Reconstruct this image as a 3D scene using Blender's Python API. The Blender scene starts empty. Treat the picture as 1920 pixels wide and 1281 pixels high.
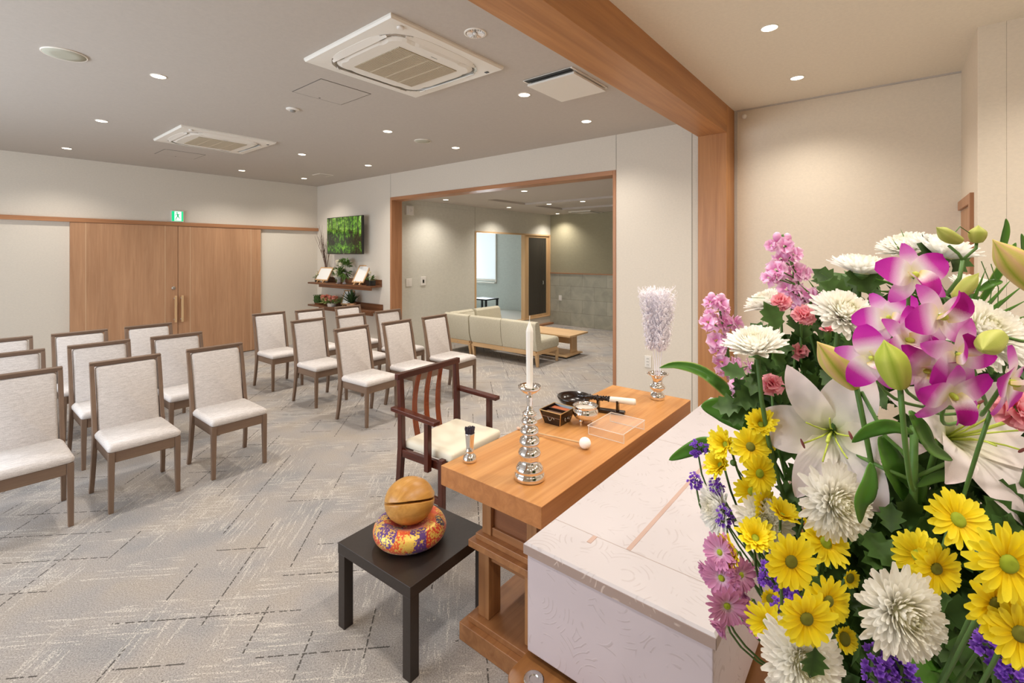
import bpy, bmesh, math, random
from math import sin, cos, pi, radians as R, sqrt
from mathutils import Vector, Matrix

# ------------------------------------------------------------------ camera, world, exposure
sc = bpy.context.scene
CX, CY = 960.0, 475.0            # principal point of the photograph
F = 882.0                        # focal length in pixels of the 1920 px wide frame
TH = R(39.108)                   # heading of the view, counter-clockwise from world X
EYE = 1.65
cam_d = bpy.data.cameras.new('camera'); cam = bpy.data.objects.new('camera', cam_d)
sc.collection.objects.link(cam); sc.camera = cam
cam.location = (0, 0, EYE); cam.rotation_euler = (R(90), 0, TH - R(90))
cam_d.sensor_fit = 'HORIZONTAL'; cam_d.sensor_width = 36.0; cam_d.lens = F / 1920 * 36
cam_d.shift_y = -(1281 / 2 - CY) / 1920
cam_d.clip_start = 0.02
w = bpy.data.worlds.new('world'); sc.world = w; w.use_nodes = True
w.node_tree.nodes['Background'].inputs[0].default_value = (0.75, 0.85, 1, 1)
w.node_tree.nodes['Background'].inputs[1].default_value = 0.3
sc.view_settings.view_transform = 'Standard'; sc.view_settings.look = 'None'
sc.view_settings.gamma = 1.0; sc.view_settings.use_curve_mapping = False
sc.view_settings.exposure = 0.0
DL_POWER = 6.7                  # watts of one ceiling downlight
col = sc.collection

FW = Vector((cos(TH), sin(TH), 0)); RT = Vector((sin(TH), -cos(TH), 0)); UP = Vector((0, 0, 1))
def at(px, py, d):
    """world point that stands d metres deep in the place and was measured at (px, py)"""
    return Vector((0, 0, EYE)) + FW * d + RT * (d * (px - CX) / F) - UP * (d * (py - CY) / F)

def daylight(name, loc, rot, sx, sy, power, color):
    l = bpy.data.lights.new(name, 'AREA'); l.shape = 'RECTANGLE'; l.size = sx; l.size_y = sy
    l.energy = power; l.color = color
    o = bpy.data.objects.new(name, l); o.location = loc; o.rotation_euler = rot; col.objects.link(o); return o
# daylight through the windows of the hall's street side and of the small room past the lobby
daylight('hall_window_daylight', (-2.28, 4.4, 1.5), (0, R(-90), 0), 1.9, 4.6, 175, (0.82, 0.90, 1.0))
daylight('small_room_daylight', (9.25, 8.5, 1.45), (0, R(90), 0), 1.0, 0.8, 34, (0.88, 0.95, 1.0))

# ------------------------------------------------------------------ materials
MATS = {}
def new_mat(name):
    m = bpy.data.materials.new(name); m.use_nodes = True; MATS[name] = m
    nt = m.node_tree; return m, nt, nt.nodes['Principled BSDF']
def rgb(h):
    if isinstance(h, str):
        v = [int(h[i:i+2], 16) / 255 for i in (0, 2, 4)]
        return tuple((c / 12.92 if c <= 0.04045 else ((c + 0.055) / 1.055) ** 2.4) for c in v) + (1,)
    return tuple(h) + (1,) if len(h) == 3 else h
def plain(name, c, rough=0.5, metal=0.0, spec=0.5, **kw):
    m, nt, b = new_mat(name)
    b.inputs['Base Color'].default_value = rgb(c); b.inputs['Roughness'].default_value = rough
    b.inputs['Metallic'].default_value = metal; b.inputs['Specular IOR Level'].default_value = spec
    # faint procedural variation so no surface is perfectly even
    if not kw.get('even'):
        tc = nt.nodes.new('ShaderNodeTexCoord'); n = nt.nodes.new('ShaderNodeTexNoise')
        n.inputs['Scale'].default_value = kw.get('nscale', 40)
        nt.links.new(tc.outputs['Object'], n.inputs['Vector'])
        mr = nt.nodes.new('ShaderNodeMapRange'); mr.inputs[3].default_value = max(0, rough - 0.06); mr.inputs[4].default_value = min(1, rough + 0.06)
        nt.links.new(n.outputs[0], mr.inputs[0]); nt.links.new(mr.outputs[0], b.inputs['Roughness'])
    if kw.get('sheen'): b.inputs['Sheen Weight'].default_value = kw['sheen']
    if kw.get('sss'):
        b.inputs['Subsurface Weight'].default_value = kw['sss']; b.inputs['Subsurface Radius'].default_value = (0.01, 0.006, 0.005)
    if kw.get('trans'): b.inputs['Transmission Weight'].default_value = kw['trans']
    if kw.get('emit'):
        b.inputs['Emission Color'].default_value = rgb(c); b.inputs['Emission Strength'].default_value = kw['emit']
    return m
def N(nt, t, **kw):
    n = nt.nodes.new(t)
    for k, v in kw.items(): setattr(n, k, v)
    return n
def ramp(nt, stops, interp='LINEAR'):
    r = nt.nodes.new('ShaderNodeValToRGB'); e = r.color_ramp.elements; r.color_ramp.interpolation = interp
    while len(e) < len(stops): e.new(0.5)
    for i, (p, c) in enumerate(stops): e[i].position = p; e[i].color = rgb(c)
    return r
def mapping(nt, scale, rot=(0, 0, 0), coord='Object'):
    tc = nt.nodes.new('ShaderNodeTexCoord'); mp = nt.nodes.new('ShaderNodeMapping')
    mp.inputs['Scale'].default_value = scale; mp.inputs['Rotation'].default_value = rot
    nt.links.new(tc.outputs[coord], mp.inputs['Vector']); return mp
def mathn(nt, op, a, b=None, c=None):
    n = nt.nodes.new('ShaderNodeMath'); n.operation = op
    for i, v in enumerate((a, b, c)):
        if v is None: continue
        if isinstance(v, (int, float)): n.inputs[i].default_value = v
        else: nt.links.new(v, n.inputs[i])
    return n.outputs[0]
def wood(name, c1, c2, axis='X', rough=0.42, scale=1.0, planks=0, c3=None):
    """fine streaky grain running along one axis"""
    m, nt, b = new_mat(name)
    s = [26 * scale] * 3; s['XYZ'.index(axis)] = 1.2 * scale
    mp = mapping(nt, s)
    n = N(nt, 'ShaderNodeTexNoise'); n.inputs['Scale'].default_value = 1.0; n.inputs['Detail'].default_value = 6; n.inputs['Roughness'].default_value = 0.62
    n.inputs['Distortion'].default_value = 0.6
    nt.links.new(mp.outputs[0], n.inputs['Vector'])
    r = ramp(nt, [(0.30, c1), (0.70, c2)]); nt.links.new(n.outputs[0], r.inputs[0])
    s2 = [5 * scale] * 3; s2['XYZ'.index(axis)] = 0.5 * scale
    mp2 = mapping(nt, s2); n2 = N(nt, 'ShaderNodeTexNoise'); n2.inputs['Scale'].default_value = 1.0; n2.inputs['Detail'].default_value = 3
    nt.links.new(mp2.outputs[0], n2.inputs['Vector'])
    mx = N(nt, 'ShaderNodeMix', data_type='RGBA', blend_type='MULTIPLY'); mx.inputs[0].default_value = 0.55
    r2 = ramp(nt, [(0.3, (0.72, 0.70, 0.68)), (0.7, (1.0, 1.0, 1.0))]); nt.links.new(n2.outputs[0], r2.inputs[0])
    nt.links.new(r.outputs[0], mx.inputs[6]); nt.links.new(r2.outputs[0], mx.inputs[7])
    out = mx.outputs[2]
    if planks:
        tc = N(nt, 'ShaderNodeTexCoord'); bk = N(nt, 'ShaderNodeTexBrick')
        bk.inputs['Scale'].default_value = 1.0; bk.inputs['Brick Width'].default_value = 0.9; bk.inputs['Row Height'].default_value = planks
        bk.inputs['Mortar Size'].default_value = 0.0; bk.inputs['Color1'].default_value = (1, 1, 1, 1); bk.inputs['Color2'].default_value = (0.84, 0.82, 0.8, 1)
        nt.links.new(tc.outputs['Object'], bk.inputs['Vector'])
        m3 = N(nt, 'ShaderNodeMix', data_type='RGBA', blend_type='MULTIPLY'); m3.inputs[0].default_value = 1.0
        nt.links.new(out, m3.inputs[6]); nt.links.new(bk.outputs['Color'], m3.inputs[7]); out = m3.outputs[2]
    nt.links.new(out, b.inputs['Base Color']); b.inputs['Roughness'].default_value = rough
    bp = N(nt, 'ShaderNodeBump'); bp.inputs['Strength'].default_value = 0.06; bp.inputs['Distance'].default_value = 0.01
    nt.links.new(n.outputs[0], bp.inputs['Height']); nt.links.new(bp.outputs[0], b.inputs['Normal'])
    return m
def wallpaper(name, c, var=0.04, scale=18, rough=0.85):
    m, nt, b = new_mat(name); c = rgb(c)
    mp = mapping(nt, (scale, scale, scale * 1.6)); n = N(nt, 'ShaderNodeTexNoise'); n.inputs['Scale'].default_value = 1; n.inputs['Detail'].default_value = 8; n.inputs['Roughness'].default_value = 0.7
    nt.links.new(mp.outputs[0], n.inputs['Vector'])
    lo = tuple(max(0, x * (1 - var * 2)) for x in c[:3]); hi = tuple(min(1, x * (1 + var * 2)) for x in c[:3])
    r = ramp(nt, [(0.35, lo), (0.65, hi)]); nt.links.new(n.outputs[0], r.inputs[0]); nt.links.new(r.outputs[0], b.inputs['Base Color'])
    b.inputs['Roughness'].default_value = rough; b.inputs['Specular IOR Level'].default_value = 0.25
    bp = N(nt, 'ShaderNodeBump'); bp.inputs['Strength'].default_value = 0.12; bp.inputs['Distance'].default_value = 0.004
    nt.links.new(n.outputs[0], bp.inputs['Height']); nt.links.new(bp.outputs[0], b.inputs['Normal'])
    return m
def fabric(name, c1, c2, scale=260, rough=0.92, stretch=(1, 1, 1)):
    m, nt, b = new_mat(name)
    mp = mapping(nt, tuple(scale * s for s in stretch)); n = N(nt, 'ShaderNodeTexNoise'); n.inputs['Scale'].default_value = 1; n.inputs['Detail'].default_value = 2
    nt.links.new(mp.outputs[0], n.inputs['Vector'])
    mpb = mapping(nt, (scale * 0.1, scale * 0.35, scale * 0.8)); nb = N(nt, 'ShaderNodeTexNoise'); nb.inputs['Scale'].default_value = 1; nb.inputs['Detail'].default_value = 3
    nt.links.new(mpb.outputs[0], nb.inputs['Vector'])
    s = mathn(nt, 'ADD', n.outputs[0], nb.outputs[0]); s = mathn(nt, 'MULTIPLY', s, 0.5)
    r = ramp(nt, [(0.36, c1), (0.64, c2)]); nt.links.new(s, r.inputs[0]); nt.links.new(r.outputs[0], b.inputs['Base Color'])
    b.inputs['Roughness'].default_value = rough; b.inputs['Specular IOR Level'].default_value = 0.2; b.inputs['Sheen Weight'].default_value = 0.15
    bp = N(nt, 'ShaderNodeBump'); bp.inputs['Strength'].default_value = 0.35; bp.inputs['Distance'].default_value = 0.002
    nt.links.new(s, bp.inputs['Height']); nt.links.new(bp.outputs[0], b.inputs['Normal'])
    return m

def carpet_material():
    """loop-pile carpet tiles laid at 45 degrees: speckled grey beige, dark broken seams, pale brushed streaks"""
    m, nt, b = new_mat('carpet')
    rot = mapping(nt, (1, 1, 1), (0, 0, R(45)))
    sep = N(nt, 'ShaderNodeSeparateXYZ'); nt.links.new(rot.outputs[0], sep.inputs[0])
    u, v = sep.outputs[0], sep.outputs[1]
    sp = N(nt, 'ShaderNodeTexNoise'); sp.inputs['Scale'].default_value = 170; sp.inputs['Detail'].default_value = 3; sp.inputs['Roughness'].default_value = 0.75
    nt.links.new(rot.outputs[0], sp.inputs['Vector'])
    base = ramp(nt, [(0.30, '7f7873'), (0.47, 'a49e99'), (0.60, 'b9b2ac'), (0.78, 'd3ccc6')]); nt.links.new(sp.outputs[0], base.inputs[0])
    # large tonal patches: warm, grey and blue-grey
    mid = N(nt, 'ShaderNodeTexNoise'); mid.inputs['Scale'].default_value = 2.6; mid.inputs['Detail'].default_value = 3
    nt.links.new(rot.outputs[0], mid.inputs['Vector'])
    tint = ramp(nt, [(0.34, (0.84, 0.88, 0.92)), (0.48, (0.98, 0.98, 0.98)), (0.66, (1.06, 1.02, 0.95))]); nt.links.new(mid.outputs[0], tint.inputs[0])
    m1 = N(nt, 'ShaderNodeMix', data_type='RGBA', blend_type='MULTIPLY'); m1.inputs[0].default_value = 1
    nt.links.new(base.outputs[0], m1.inputs[6]); nt.links.new(tint.outputs[0], m1.inputs[7]); colr = m1.outputs[2]
    def streaks(along_u, seed):
        su, sv = (5.5, 62) if along_u else (62, 5.5)
        mp = mapping(nt, (1, 1, 1), (0, 0, R(45)))
        mp2 = N(nt, 'ShaderNodeMapping'); mp2.inputs['Scale'].default_value = (su, sv, 1); mp2.inputs['Location'].default_value = (seed, seed * 1.7, 0)
        nt.links.new(mp.outputs[0], mp2.inputs[0])
        n = N(nt, 'ShaderNodeTexNoise'); n.inputs['Scale'].default_value = 1; n.inputs['Detail'].default_value = 3; n.inputs['Roughness'].default_value = 0.6
        nt.links.new(mp2.outputs[0], n.inputs['Vector'])
        # blocks where this direction shows
        mp3 = N(nt, 'ShaderNodeMapping'); mp3.inputs['Scale'].default_value = (2.1, 5.5, 1) if along_u else (5.5, 2.1, 1); mp3.inputs['Location'].default_value = (seed * 3, seed, 0)
        nt.links.new(mp.outputs[0], mp3.inputs[0])
        vo = N(nt, 'ShaderNodeTexVoronoi', distance='CHEBYCHEV'); vo.inputs['Scale'].default_value = 1.0
        nt.links.new(mp3.outputs[0], vo.inputs['Vector'])
        s = N(nt, 'ShaderNodeSeparateColor'); nt.links.new(vo.outputs['Color'], s.inputs[0])
        gate = mathn(nt, 'GREATER_THAN', s.outputs[0], 0.56)
        line = N(nt, 'ShaderNodeMapRange'); line.inputs[1].default_value = 0.53; line.inputs[2].default_value = 0.60; nt.links.new(n.outputs[0], line.inputs[0])
        brk = N(nt, 'ShaderNodeMapRange'); brk.inputs[1].default_value = 0.44; brk.inputs[2].default_value = 0.58; nt.links.new(sp.outputs[0], brk.inputs[0])
        k = mathn(nt, 'MULTIPLY', gate, line.outputs[0]); return mathn(nt, 'MULTIPLY', k, brk.outputs[0])
    def dashes(a, bb, seed, period):
        # a: coordinate across the seam, bb: along it
        q = mathn(nt, 'ADD', a, seed); q = mathn(nt, 'DIVIDE', q, period)
        fr = mathn(nt, 'FRACT', q); fl = mathn(nt, 'FLOOR', q)
        dist = mathn(nt, 'MULTIPLY', mathn(nt, 'ABSOLUTE', mathn(nt, 'SUBTRACT', fr, 0.5)), period)
        wob = mathn(nt, 'MULTIPLY', mathn(nt, 'SUBTRACT', sp.outputs[0], 0.5), 0.008)
        near = mathn(nt, 'LESS_THAN', mathn(nt, 'ADD', dist, wob), 0.0034)
        seg = mathn(nt, 'FLOOR', mathn(nt, 'DIVIDE', mathn(nt, 'ADD', bb, mathn(nt, 'MULTIPLY', fl, 0.173)), 0.27))
        cmb = N(nt, 'ShaderNodeCombineXYZ'); nt.links.new(fl, cmb.inputs[0]); nt.links.new(seg, cmb.inputs[1])
        wn = N(nt, 'ShaderNodeTexWhiteNoise'); nt.links.new(cmb.outputs[0], wn.inputs['Vector'])
        on = mathn(nt, 'GREATER_THAN', wn.outputs['Value'], 0.58)
        dn = N(nt, 'ShaderNodeTexNoise', noise_dimensions='1D'); dn.inputs['Scale'].default_value = 38; nt.links.new(bb, dn.inputs['W'])
        dsh = mathn(nt, 'GREATER_THAN', dn.outputs[0], 0.44)
        return mathn(nt, 'MULTIPLY', mathn(nt, 'MULTIPLY', near, on), dsh)
    white = mathn(nt, 'MAXIMUM', streaks(True, 3.1), streaks(False, 7.7))
    dark = mathn(nt, 'MAXIMUM', dashes(u, v, 0.03, 0.25), dashes(v, u, 0.11, 0.25))
    m2 = N(nt, 'ShaderNodeMix', data_type='RGBA'); m2.inputs[7].default_value = rgb('e2dbcf'); nt.links.new(mathn(nt, 'MULTIPLY', white, 0.8), m2.inputs[0]); nt.links.new(colr, m2.inputs[6])
    m3 = N(nt, 'ShaderNodeMix', data_type='RGBA'); m3.inputs[7].default_value = rgb('45413c'); nt.links.new(mathn(nt, 'MULTIPLY', dark, 0.85), m3.inputs[0]); nt.links.new(m2.outputs[2], m3.inputs[6])
    nt.links.new(m3.outputs[2], b.inputs['Base Color']); b.inputs['Roughness'].default_value = 0.95; b.inputs['Specular IOR Level'].default_value = 0.1
    bp = N(nt, 'ShaderNodeBump'); bp.inputs['Strength'].default_value = 0.5; bp.inputs['Distance'].default_value = 0.006
    nt.links.new(sp.outputs[0], bp.inputs['Height']); nt.links.new(bp.outputs[0], b.inputs['Normal'])
    return m
M_carpet = carpet_material()
M_wall = wallpaper('wall_paper', 'ddd4c6', 0.016, 45)
M_wall_altar = wallpaper('altar_wall_paper', 'e3d6c2', 0.016, 45)
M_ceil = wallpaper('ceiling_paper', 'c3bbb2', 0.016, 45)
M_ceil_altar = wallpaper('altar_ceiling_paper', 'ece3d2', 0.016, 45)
M_lobby = wallpaper('lobby_wall_paper', 'd3d0c4', 0.02)
M_taupe = wallpaper('taupe_wall_paper', 'a19a80', 0.02)
M_blue = wallpaper('pale_blue_wall_paper', 'd9dfdb', 0.02)
M_beam = wood('beam_wood', 'a86f3d', 'c48a52', 'X', 0.38, 0.8)
M_column = wood('column_wood', 'a86f3d', 'c48a52', 'Z', 0.38, 0.8)
M_door = wood('door_wood', 'b5876320'[:6], 'c89b76', 'Z', 0.5, 1.5)
M_trimY = wood('trim_wood_y', 'a5714c', 'c08b64', 'Y', 0.42)
M_trimX = wood('trim_wood_x', 'a5714c', 'bd8860', 'X', 0.42)
M_trimZ = wood('trim_wood_z', 'a5714c', 'c08b64', 'Z', 0.42)
M_lightZ = wood('pale_wood_z', 'd0a878', 'dfbd90', 'Z', 0.45)
M_lightX = wood('pale_wood_x', 'd0a878', 'dfbd90', 'X', 0.45)
M_lightY = wood('pale_wood_y', 'd0a878', 'dfbd90', 'Y', 0.45)
M_white = plain('white_plastic', 'e9e4dc', 0.4)
M_black = plain('black_plastic', '15130f', 0.35)
M_chrome = plain('polished_chrome', (0.86, 0.84, 0.82), 0.05, 1.0, even=True)
M_steel = plain('brushed_steel', (0.62, 0.60, 0.57), 0.28, 1.0)

# ------------------------------------------------------------------ mesh helpers
class MB:
    """collects faces for ONE mesh object"""
    def __init__(s): s.v = []; s.f = []; s.c = []; s.mi = []; s.cur = 0; s.T = Matrix.Identity(4)
    def add(s, vs, fs, cs=None):
        n = len(s.v); s.v += [s.T @ Vector(p) for p in vs]; s.f += [tuple(i + n for i in f) for f in fs]
        s.c += list(cs) if cs else [0.0] * len(vs); s.mi += [s.cur] * len(fs); return s
    def box(s, x0, x1, y0, y1, z0, z1):
        if x0 > x1: x0, x1 = x1, x0
        if y0 > y1: y0, y1 = y1, y0
        if z0 > z1: z0, z1 = z1, z0
        return s.add([(x0, y0, z0), (x1, y0, z0), (x1, y1, z0), (x0, y1, z0), (x0, y0, z1), (x1, y0, z1), (x1, y1, z1), (x0, y1, z1)],
                     [(3, 2, 1, 0), (4, 5, 6, 7), (0, 1, 5, 4), (1, 2, 6, 5), (2, 3, 7, 6), (3, 0, 4, 7)])
    def loft(s, sections, closed=True, caps=True):
        """sections: lists of equal length rings"""
        n = len(sections[0]); vs = [p for q in sections for p in q]; fs = []
        for i in range(len(sections) - 1):
            for j in range(n if closed else n - 1):
                a = i * n + j; b = i * n + (j + 1) % n
                fs.append((a, b, b + n, a + n))
        if caps and closed:
            fs.append(tuple(range(n - 1, -1, -1))); fs.append(tuple((len(sections) - 1) * n + k for k in range(n)))
        return s.add(vs, fs)
    def prism(s, poly, z0, z1):
        return s.loft([[(x, y, z0) for x, y in poly], [(x, y, z1) for x, y in poly]])
    def bar(s, p, q, w, h=None, up=(0, 0, 1), w2=None, h2=None):
        """rectangular bar from p to q, w across, h along up"""
        p, q = Vector(p), Vector(q); h = w if h is None else h; w2 = w if w2 is None else w2; h2 = h if h2 is None else h2
        t = (q - p).normalized(); a = t.cross(Vector(up))
        if a.length < 1e-4: a = t.cross(Vector((1, 0, 0)))
        a.normalize(); b = a.cross(t).normalized()
        ring = lambda c, W, H: [c + a * (sx * W / 2) + b * (sy * H / 2) for sx, sy in ((-1, -1), (1, -1), (1, 1), (-1, 1))]
        return s.loft([ring(p, w, h), ring(q, w2, h2)])
    def lathe(s, prof, n=32, c=(0, 0, 0), cap0=True, cap1=True, axis='Z'):
        rings = []
        for r, z in prof:
            ring = []
            for k in range(n):
                a = 2 * pi * k / n; p = (r * cos(a), r * sin(a), z)
                if axis == 'X': p = (z, r * cos(a), r * sin(a))
                if axis == 'Y': p = (r * sin(a), z, r * cos(a))
                ring.append((p[0] + c[0], p[1] + c[1], p[2] + c[2]))
            rings.append(ring)
        vs = [p for q in rings for p in q]; fs = []
        for i in range(len(rings) - 1):
            for j in range(n):
                a = i * n + j; b = i * n + (j + 1) % n; fs.append((a, b, b + n, a + n))
        if cap0: fs.append(tuple(range(n - 1, -1, -1)))
        if cap1: fs.append(tuple((len(rings) - 1) * n + k for k in range(n)))
        return s.add(vs, fs)
    def tube(s, pts, r, n=8, r2=None, cs=0.0):
        pts = [Vector(p) for p in pts]; rings = []; prev = None
        for i, p in enumerate(pts):
            t = (pts[min(i + 1, len(pts) - 1)] - pts[max(i - 1, 0)]).normalized()
            a = prev - t * prev.dot(t) if prev else t.cross(Vector((0.13, 0.21, 1)))
            if a.length < 1e-5: a = t.cross(Vector((1, 0, 0)))
            a.normalize(); prev = a; b = t.cross(a)
            rr = (r[i] if isinstance(r, (list, tuple)) else (r if r2 is None else r + (r2 - r) * i / (len(pts) - 1)))
            rings.append([p + (a * cos(2 * pi * k / n) + b * sin(2 * pi * k / n)) * rr for k in range(n)])
        return s.loft(rings)
    def ball(s, c, rx, ry=None, rz=None, nu=16, nv=10):
        ry = rx if ry is None else ry; rz = rx if rz is None else rz
        pr = [(sin(pi * (i + 0.02) / (nv + 0.04)), -cos(pi * (i + 0.02) / (nv + 0.04))) for i in range(nv + 1)]
        vs = []; fs = []
        for a, z in pr:
            for k in range(nu): vs.append((c[0] + rx * a * cos(2 * pi * k / nu), c[1] + ry * a * sin(2 * pi * k / nu), c[2] + rz * z))
        for i in range(nv):
            for j in range(nu):
                x = i * nu + j; y = i * nu + (j + 1) % nu; fs.append((x, y, y + nu, x + nu))
        fs.append(tuple(range(nu - 1, -1, -1))); fs.append(tuple(nv * nu + k for k in range(nu)))
        return s.add(vs, fs)
    def sheet(s, fn, nu, nv, cfn=None):
        """open surface fn(u,v), u,v in 0..1"""
        vs = []; cs = []
        for i in range(nv + 1):
            for j in range(nu + 1):
                u, v = j / nu, i / nv; vs.append(fn(u, v)); cs.append(cfn(u, v) if cfn else v)
        fs = [(i * (nu + 1) + j, i * (nu + 1) + j + 1, (i + 1) * (nu + 1) + j + 1, (i + 1) * (nu + 1) + j) for i in range(nv) for j in range(nu)]
        return s.add(vs, fs, cs)
    def build(s, name, mat, parent=None, smooth=False, bevel=0.0, seg=2, thick=0.0, subd=0, color=False):
        me = bpy.data.meshes.new(name); me.from_pydata([tuple(p) for p in s.v], [], s.f)
        if isinstance(mat, (list, tuple)):
            for mm in mat: me.materials.append(mm)
            me.polygons.foreach_set('material_index', s.mi)
        else: me.materials.append(mat)
        if color:
            at_ = me.attributes.new('t', 'FLOAT', 'POINT'); at_.data.foreach_set('value', s.c)
        me.update()
        if smooth: me.polygons.foreach_set('use_smooth', [True] * len(me.polygons))
        o = bpy.data.objects.new(name, me); col.objects.link(o)
        if parent: o.parent = parent
        if subd: md = o.modifiers.new('subdivision', 'SUBSURF'); md.levels = subd; md.render_levels = subd
        if thick: md = o.modifiers.new('solidify', 'SOLIDIFY'); md.thickness = thick; md.offset = 0
        if bevel:
            md = o.modifiers.new('bevel', 'BEVEL'); md.width = bevel; md.segments = seg; md.limit_method = 'ANGLE'; md.angle_limit = R(40)
            if smooth or seg > 1:
                me.polygons.foreach_set('use_smooth', [True] * len(me.polygons)); md.harden_normals = True
        return o
def tag(o, label, cat, group=None, kind=None):
    o['label'] = label; o['category'] = cat
    if group: o['group'] = group
    if kind: o['kind'] = kind
    return o
def thing(name, label, cat, loc=(0, 0, 0), rz=0.0, group=None):
    o = bpy.data.objects.new(name, None); o.empty_display_size = 0.05; col.objects.link(o)
    o.location = loc; o.rotation_euler = (0, 0, rz); return tag(o, label, cat, group)
def struct(name, mb, mat, **kw):
    o = mb.build(name, mat, **kw); o['kind'] = 'structure'; return o
def copy_tree(o, parent=None):
    c = o.copy(); col.objects.link(c); c.parent = parent
    for ch in list(o.children): copy_tree(ch, c)
    return c
def rounded(x0, x1, y0, y1, r, n=6):
    p = []
    for cx, cy, a0 in ((x1 - r, y1 - r, 0), (x0 + r, y1 - r, 90), (x0 + r, y0 + r, 180), (x1 - r, y0 + r, 270)):
        for k in range(n + 1): a = R(a0 + 90 * k / n); p.append((cx + r * cos(a), cy + r * sin(a)))
    return p

def petal_mat(name, stops, rough=0.55, trans=0.28, veins=0.0, attr='t'):
    m = bpy.data.materials.new(name); m.use_nodes = True; nt = m.node_tree; b = nt.nodes['Principled BSDF']; out = nt.nodes['Material Output']
    a = N(nt, 'ShaderNodeAttribute', attribute_name=attr); r = ramp(nt, stops)
    tc = N(nt, 'ShaderNodeTexCoord'); n = N(nt, 'ShaderNodeTexNoise'); n.inputs['Scale'].default_value = 60; n.inputs['Detail'].default_value = 3; nt.links.new(tc.outputs['Object'], n.inputs['Vector'])
    k = mathn(nt, 'ADD', a.outputs['Fac'], mathn(nt, 'MULTIPLY', mathn(nt, 'SUBTRACT', n.outputs[0], 0.5), 0.12)); nt.links.new(k, r.inputs[0])
    nt.links.new(r.outputs[0], b.inputs['Base Color']); b.inputs['Roughness'].default_value = rough; b.inputs['Specular IOR Level'].default_value = 0.3
    bp = N(nt, 'ShaderNodeBump'); bp.inputs['Strength'].default_value = 0.15; bp.inputs['Distance'].default_value = 0.002; nt.links.new(n.outputs[0], bp.inputs['Height']); nt.links.new(bp.outputs[0], b.inputs['Normal'])
    tr = N(nt, 'ShaderNodeBsdfTranslucent'); nt.links.new(r.outputs[0], tr.inputs[0]); mx = N(nt, 'ShaderNodeMixShader'); mx.inputs[0].default_value = trans
    nt.links.new(b.outputs[0], mx.inputs[1]); nt.links.new(tr.outputs[0], mx.inputs[2]); nt.links.new(mx.outputs[0], out.inputs[0]); return m
# ------------------------------------------------------------------ the room shell
XW, YW, ZC = 4.579, 8.464, 2.91          # opening wall, sliding door wall, hall ceiling
XL, YB, XS = 9.137, 6.266, -2.4          # lobby end wall, lobby side wall, street side wall
XA, YN, ZA = 4.807, -0.385, 3.0          # altar end wall, niche wall, altar ceiling
XK = 3.93
OY0, OY1, OZ = 2.33, 6.165, 2.485        # the opening to the lobby
WT = 0.18
struct('floor', MB().box(XS, 9.5, -1.7, 9.3, -0.1, 0), M_carpet)
struct('ceiling', MB().box(XS, XW + 0.02, 1.40, YW + 0.1, ZC, ZC + 0.3), M_ceil)
struct('ceiling', MB().box(XS, XA + 0.1, -1.7, 1.2, ZA, ZA + 0.2), M_ceil_altar)
struct('wall_rear', MB().box(XS, XW + WT, YW, YW + 0.12, 0, 3.2), M_wall)
g = MB(); g.box(XW, XW + WT, OY1 + 0.04, YW, 0, 3.2); g.box(XW, XW + WT, OY0 - 0.035, OY1 + 0.04, OZ + 0.05, 3.2); g.box(XW, XW + WT, 1.30, OY0 - 0.035, 0, 3.2)
struct('wall_right', g, M_wall)
struct('wall_altar_end', MB().box(XA, XA + 0.12, YN - 0.1, 1.30, 0, 3.2), M_wall_altar)
struct('wall_niche', MB().box(XK, XA + 0.1, YN - 0.12, YN, 0, 3.2), M_wall_altar)
struct('wall_altar_side', MB().box(XK, XK + 0.12, -1.7, YN - 0.121, 0, 3.2), M_wall_altar)
struct('wall_front', MB().box(XS, XK, -1.8, -1.7, 0, 3.2), M_wall_altar)
g = MB(); g.box(XS - 0.12, XS, -1.8, 2.0, 0, 3.2); g.box(XS - 0.12, XS, 6.8, YW, 0, 3.2); g.box(XS - 0.12, XS, 2.0, 6.8, 0, 0.5); g.box(XS - 0.12, XS, 2.0, 6.8, 2.5, 3.2)
struct('wall_left', g, M_wall)
# street-side window, outside the picture: frame and glass
g = MB()
for y in (2.0, 3.17, 4.37, 5.57, 6.76): g.box(XS - 0.09, XS - 0.03, y, y + 0.04, 0.5, 2.5)
g.box(XS - 0.09, XS - 0.03, 2.0, 6.8, 0.5, 0.54); g.box(XS - 0.09, XS - 0.03, 2.0, 6.8, 2.46, 2.5)
wf = struct('window_1', g, M_white)
# beam and column between hall and altar
struct('trim_1', MB().box(XS, 4.55, 1.181, 1.439, 2.748, 3.05), M_beam, bevel=0.004)
struct('trim_2', MB().box(4.55, XA + 0.02, 1.181, 1.439, 0, 3.05), M_column, bevel=0.004)
# casing of the opening
g = MB(); g.box(XW - 0.012, XW + WT + 0.012, OY0 - 0.035, OY0, 0, OZ + 0.05); g.box(XW - 0.012, XW + WT + 0.012, OY1, OY1 + 0.04, 0, OZ + 0.05)
struct('trim_3', g, M_trimZ, bevel=0.003)
struct('trim_4', MB().box(XW - 0.012, XW + WT + 0.012, OY0, OY1, OZ, OZ + 0.05), M_trimY, bevel=0.003)
# fine wallpaper panel joints and the shadow line under the altar ceiling
M_joint = plain('joint_grey', '8f887b', 0.8)
g = MB(); g.box(XW - 0.002, XW + 0.001, OY0 - 0.037, OY0 - 0.033, OZ + 0.05, ZC); g.box(XW - 0.002, XW + 0.001, OY1 + 0.04, OY1 + 0.043, OZ + 0.05, ZC)
g.box(XW - 0.003, XW + 0.001, 1.50, 1.504, 0, ZC)
struct('trim_5', g, M_joint)
struct('trim_6', MB().box(XA - 0.012, XA, YN, 1.18, ZA - 0.012, ZA).box(XA - 0.01, XA, 1.155, 1.18, 0, ZA), M_ceil)
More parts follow.
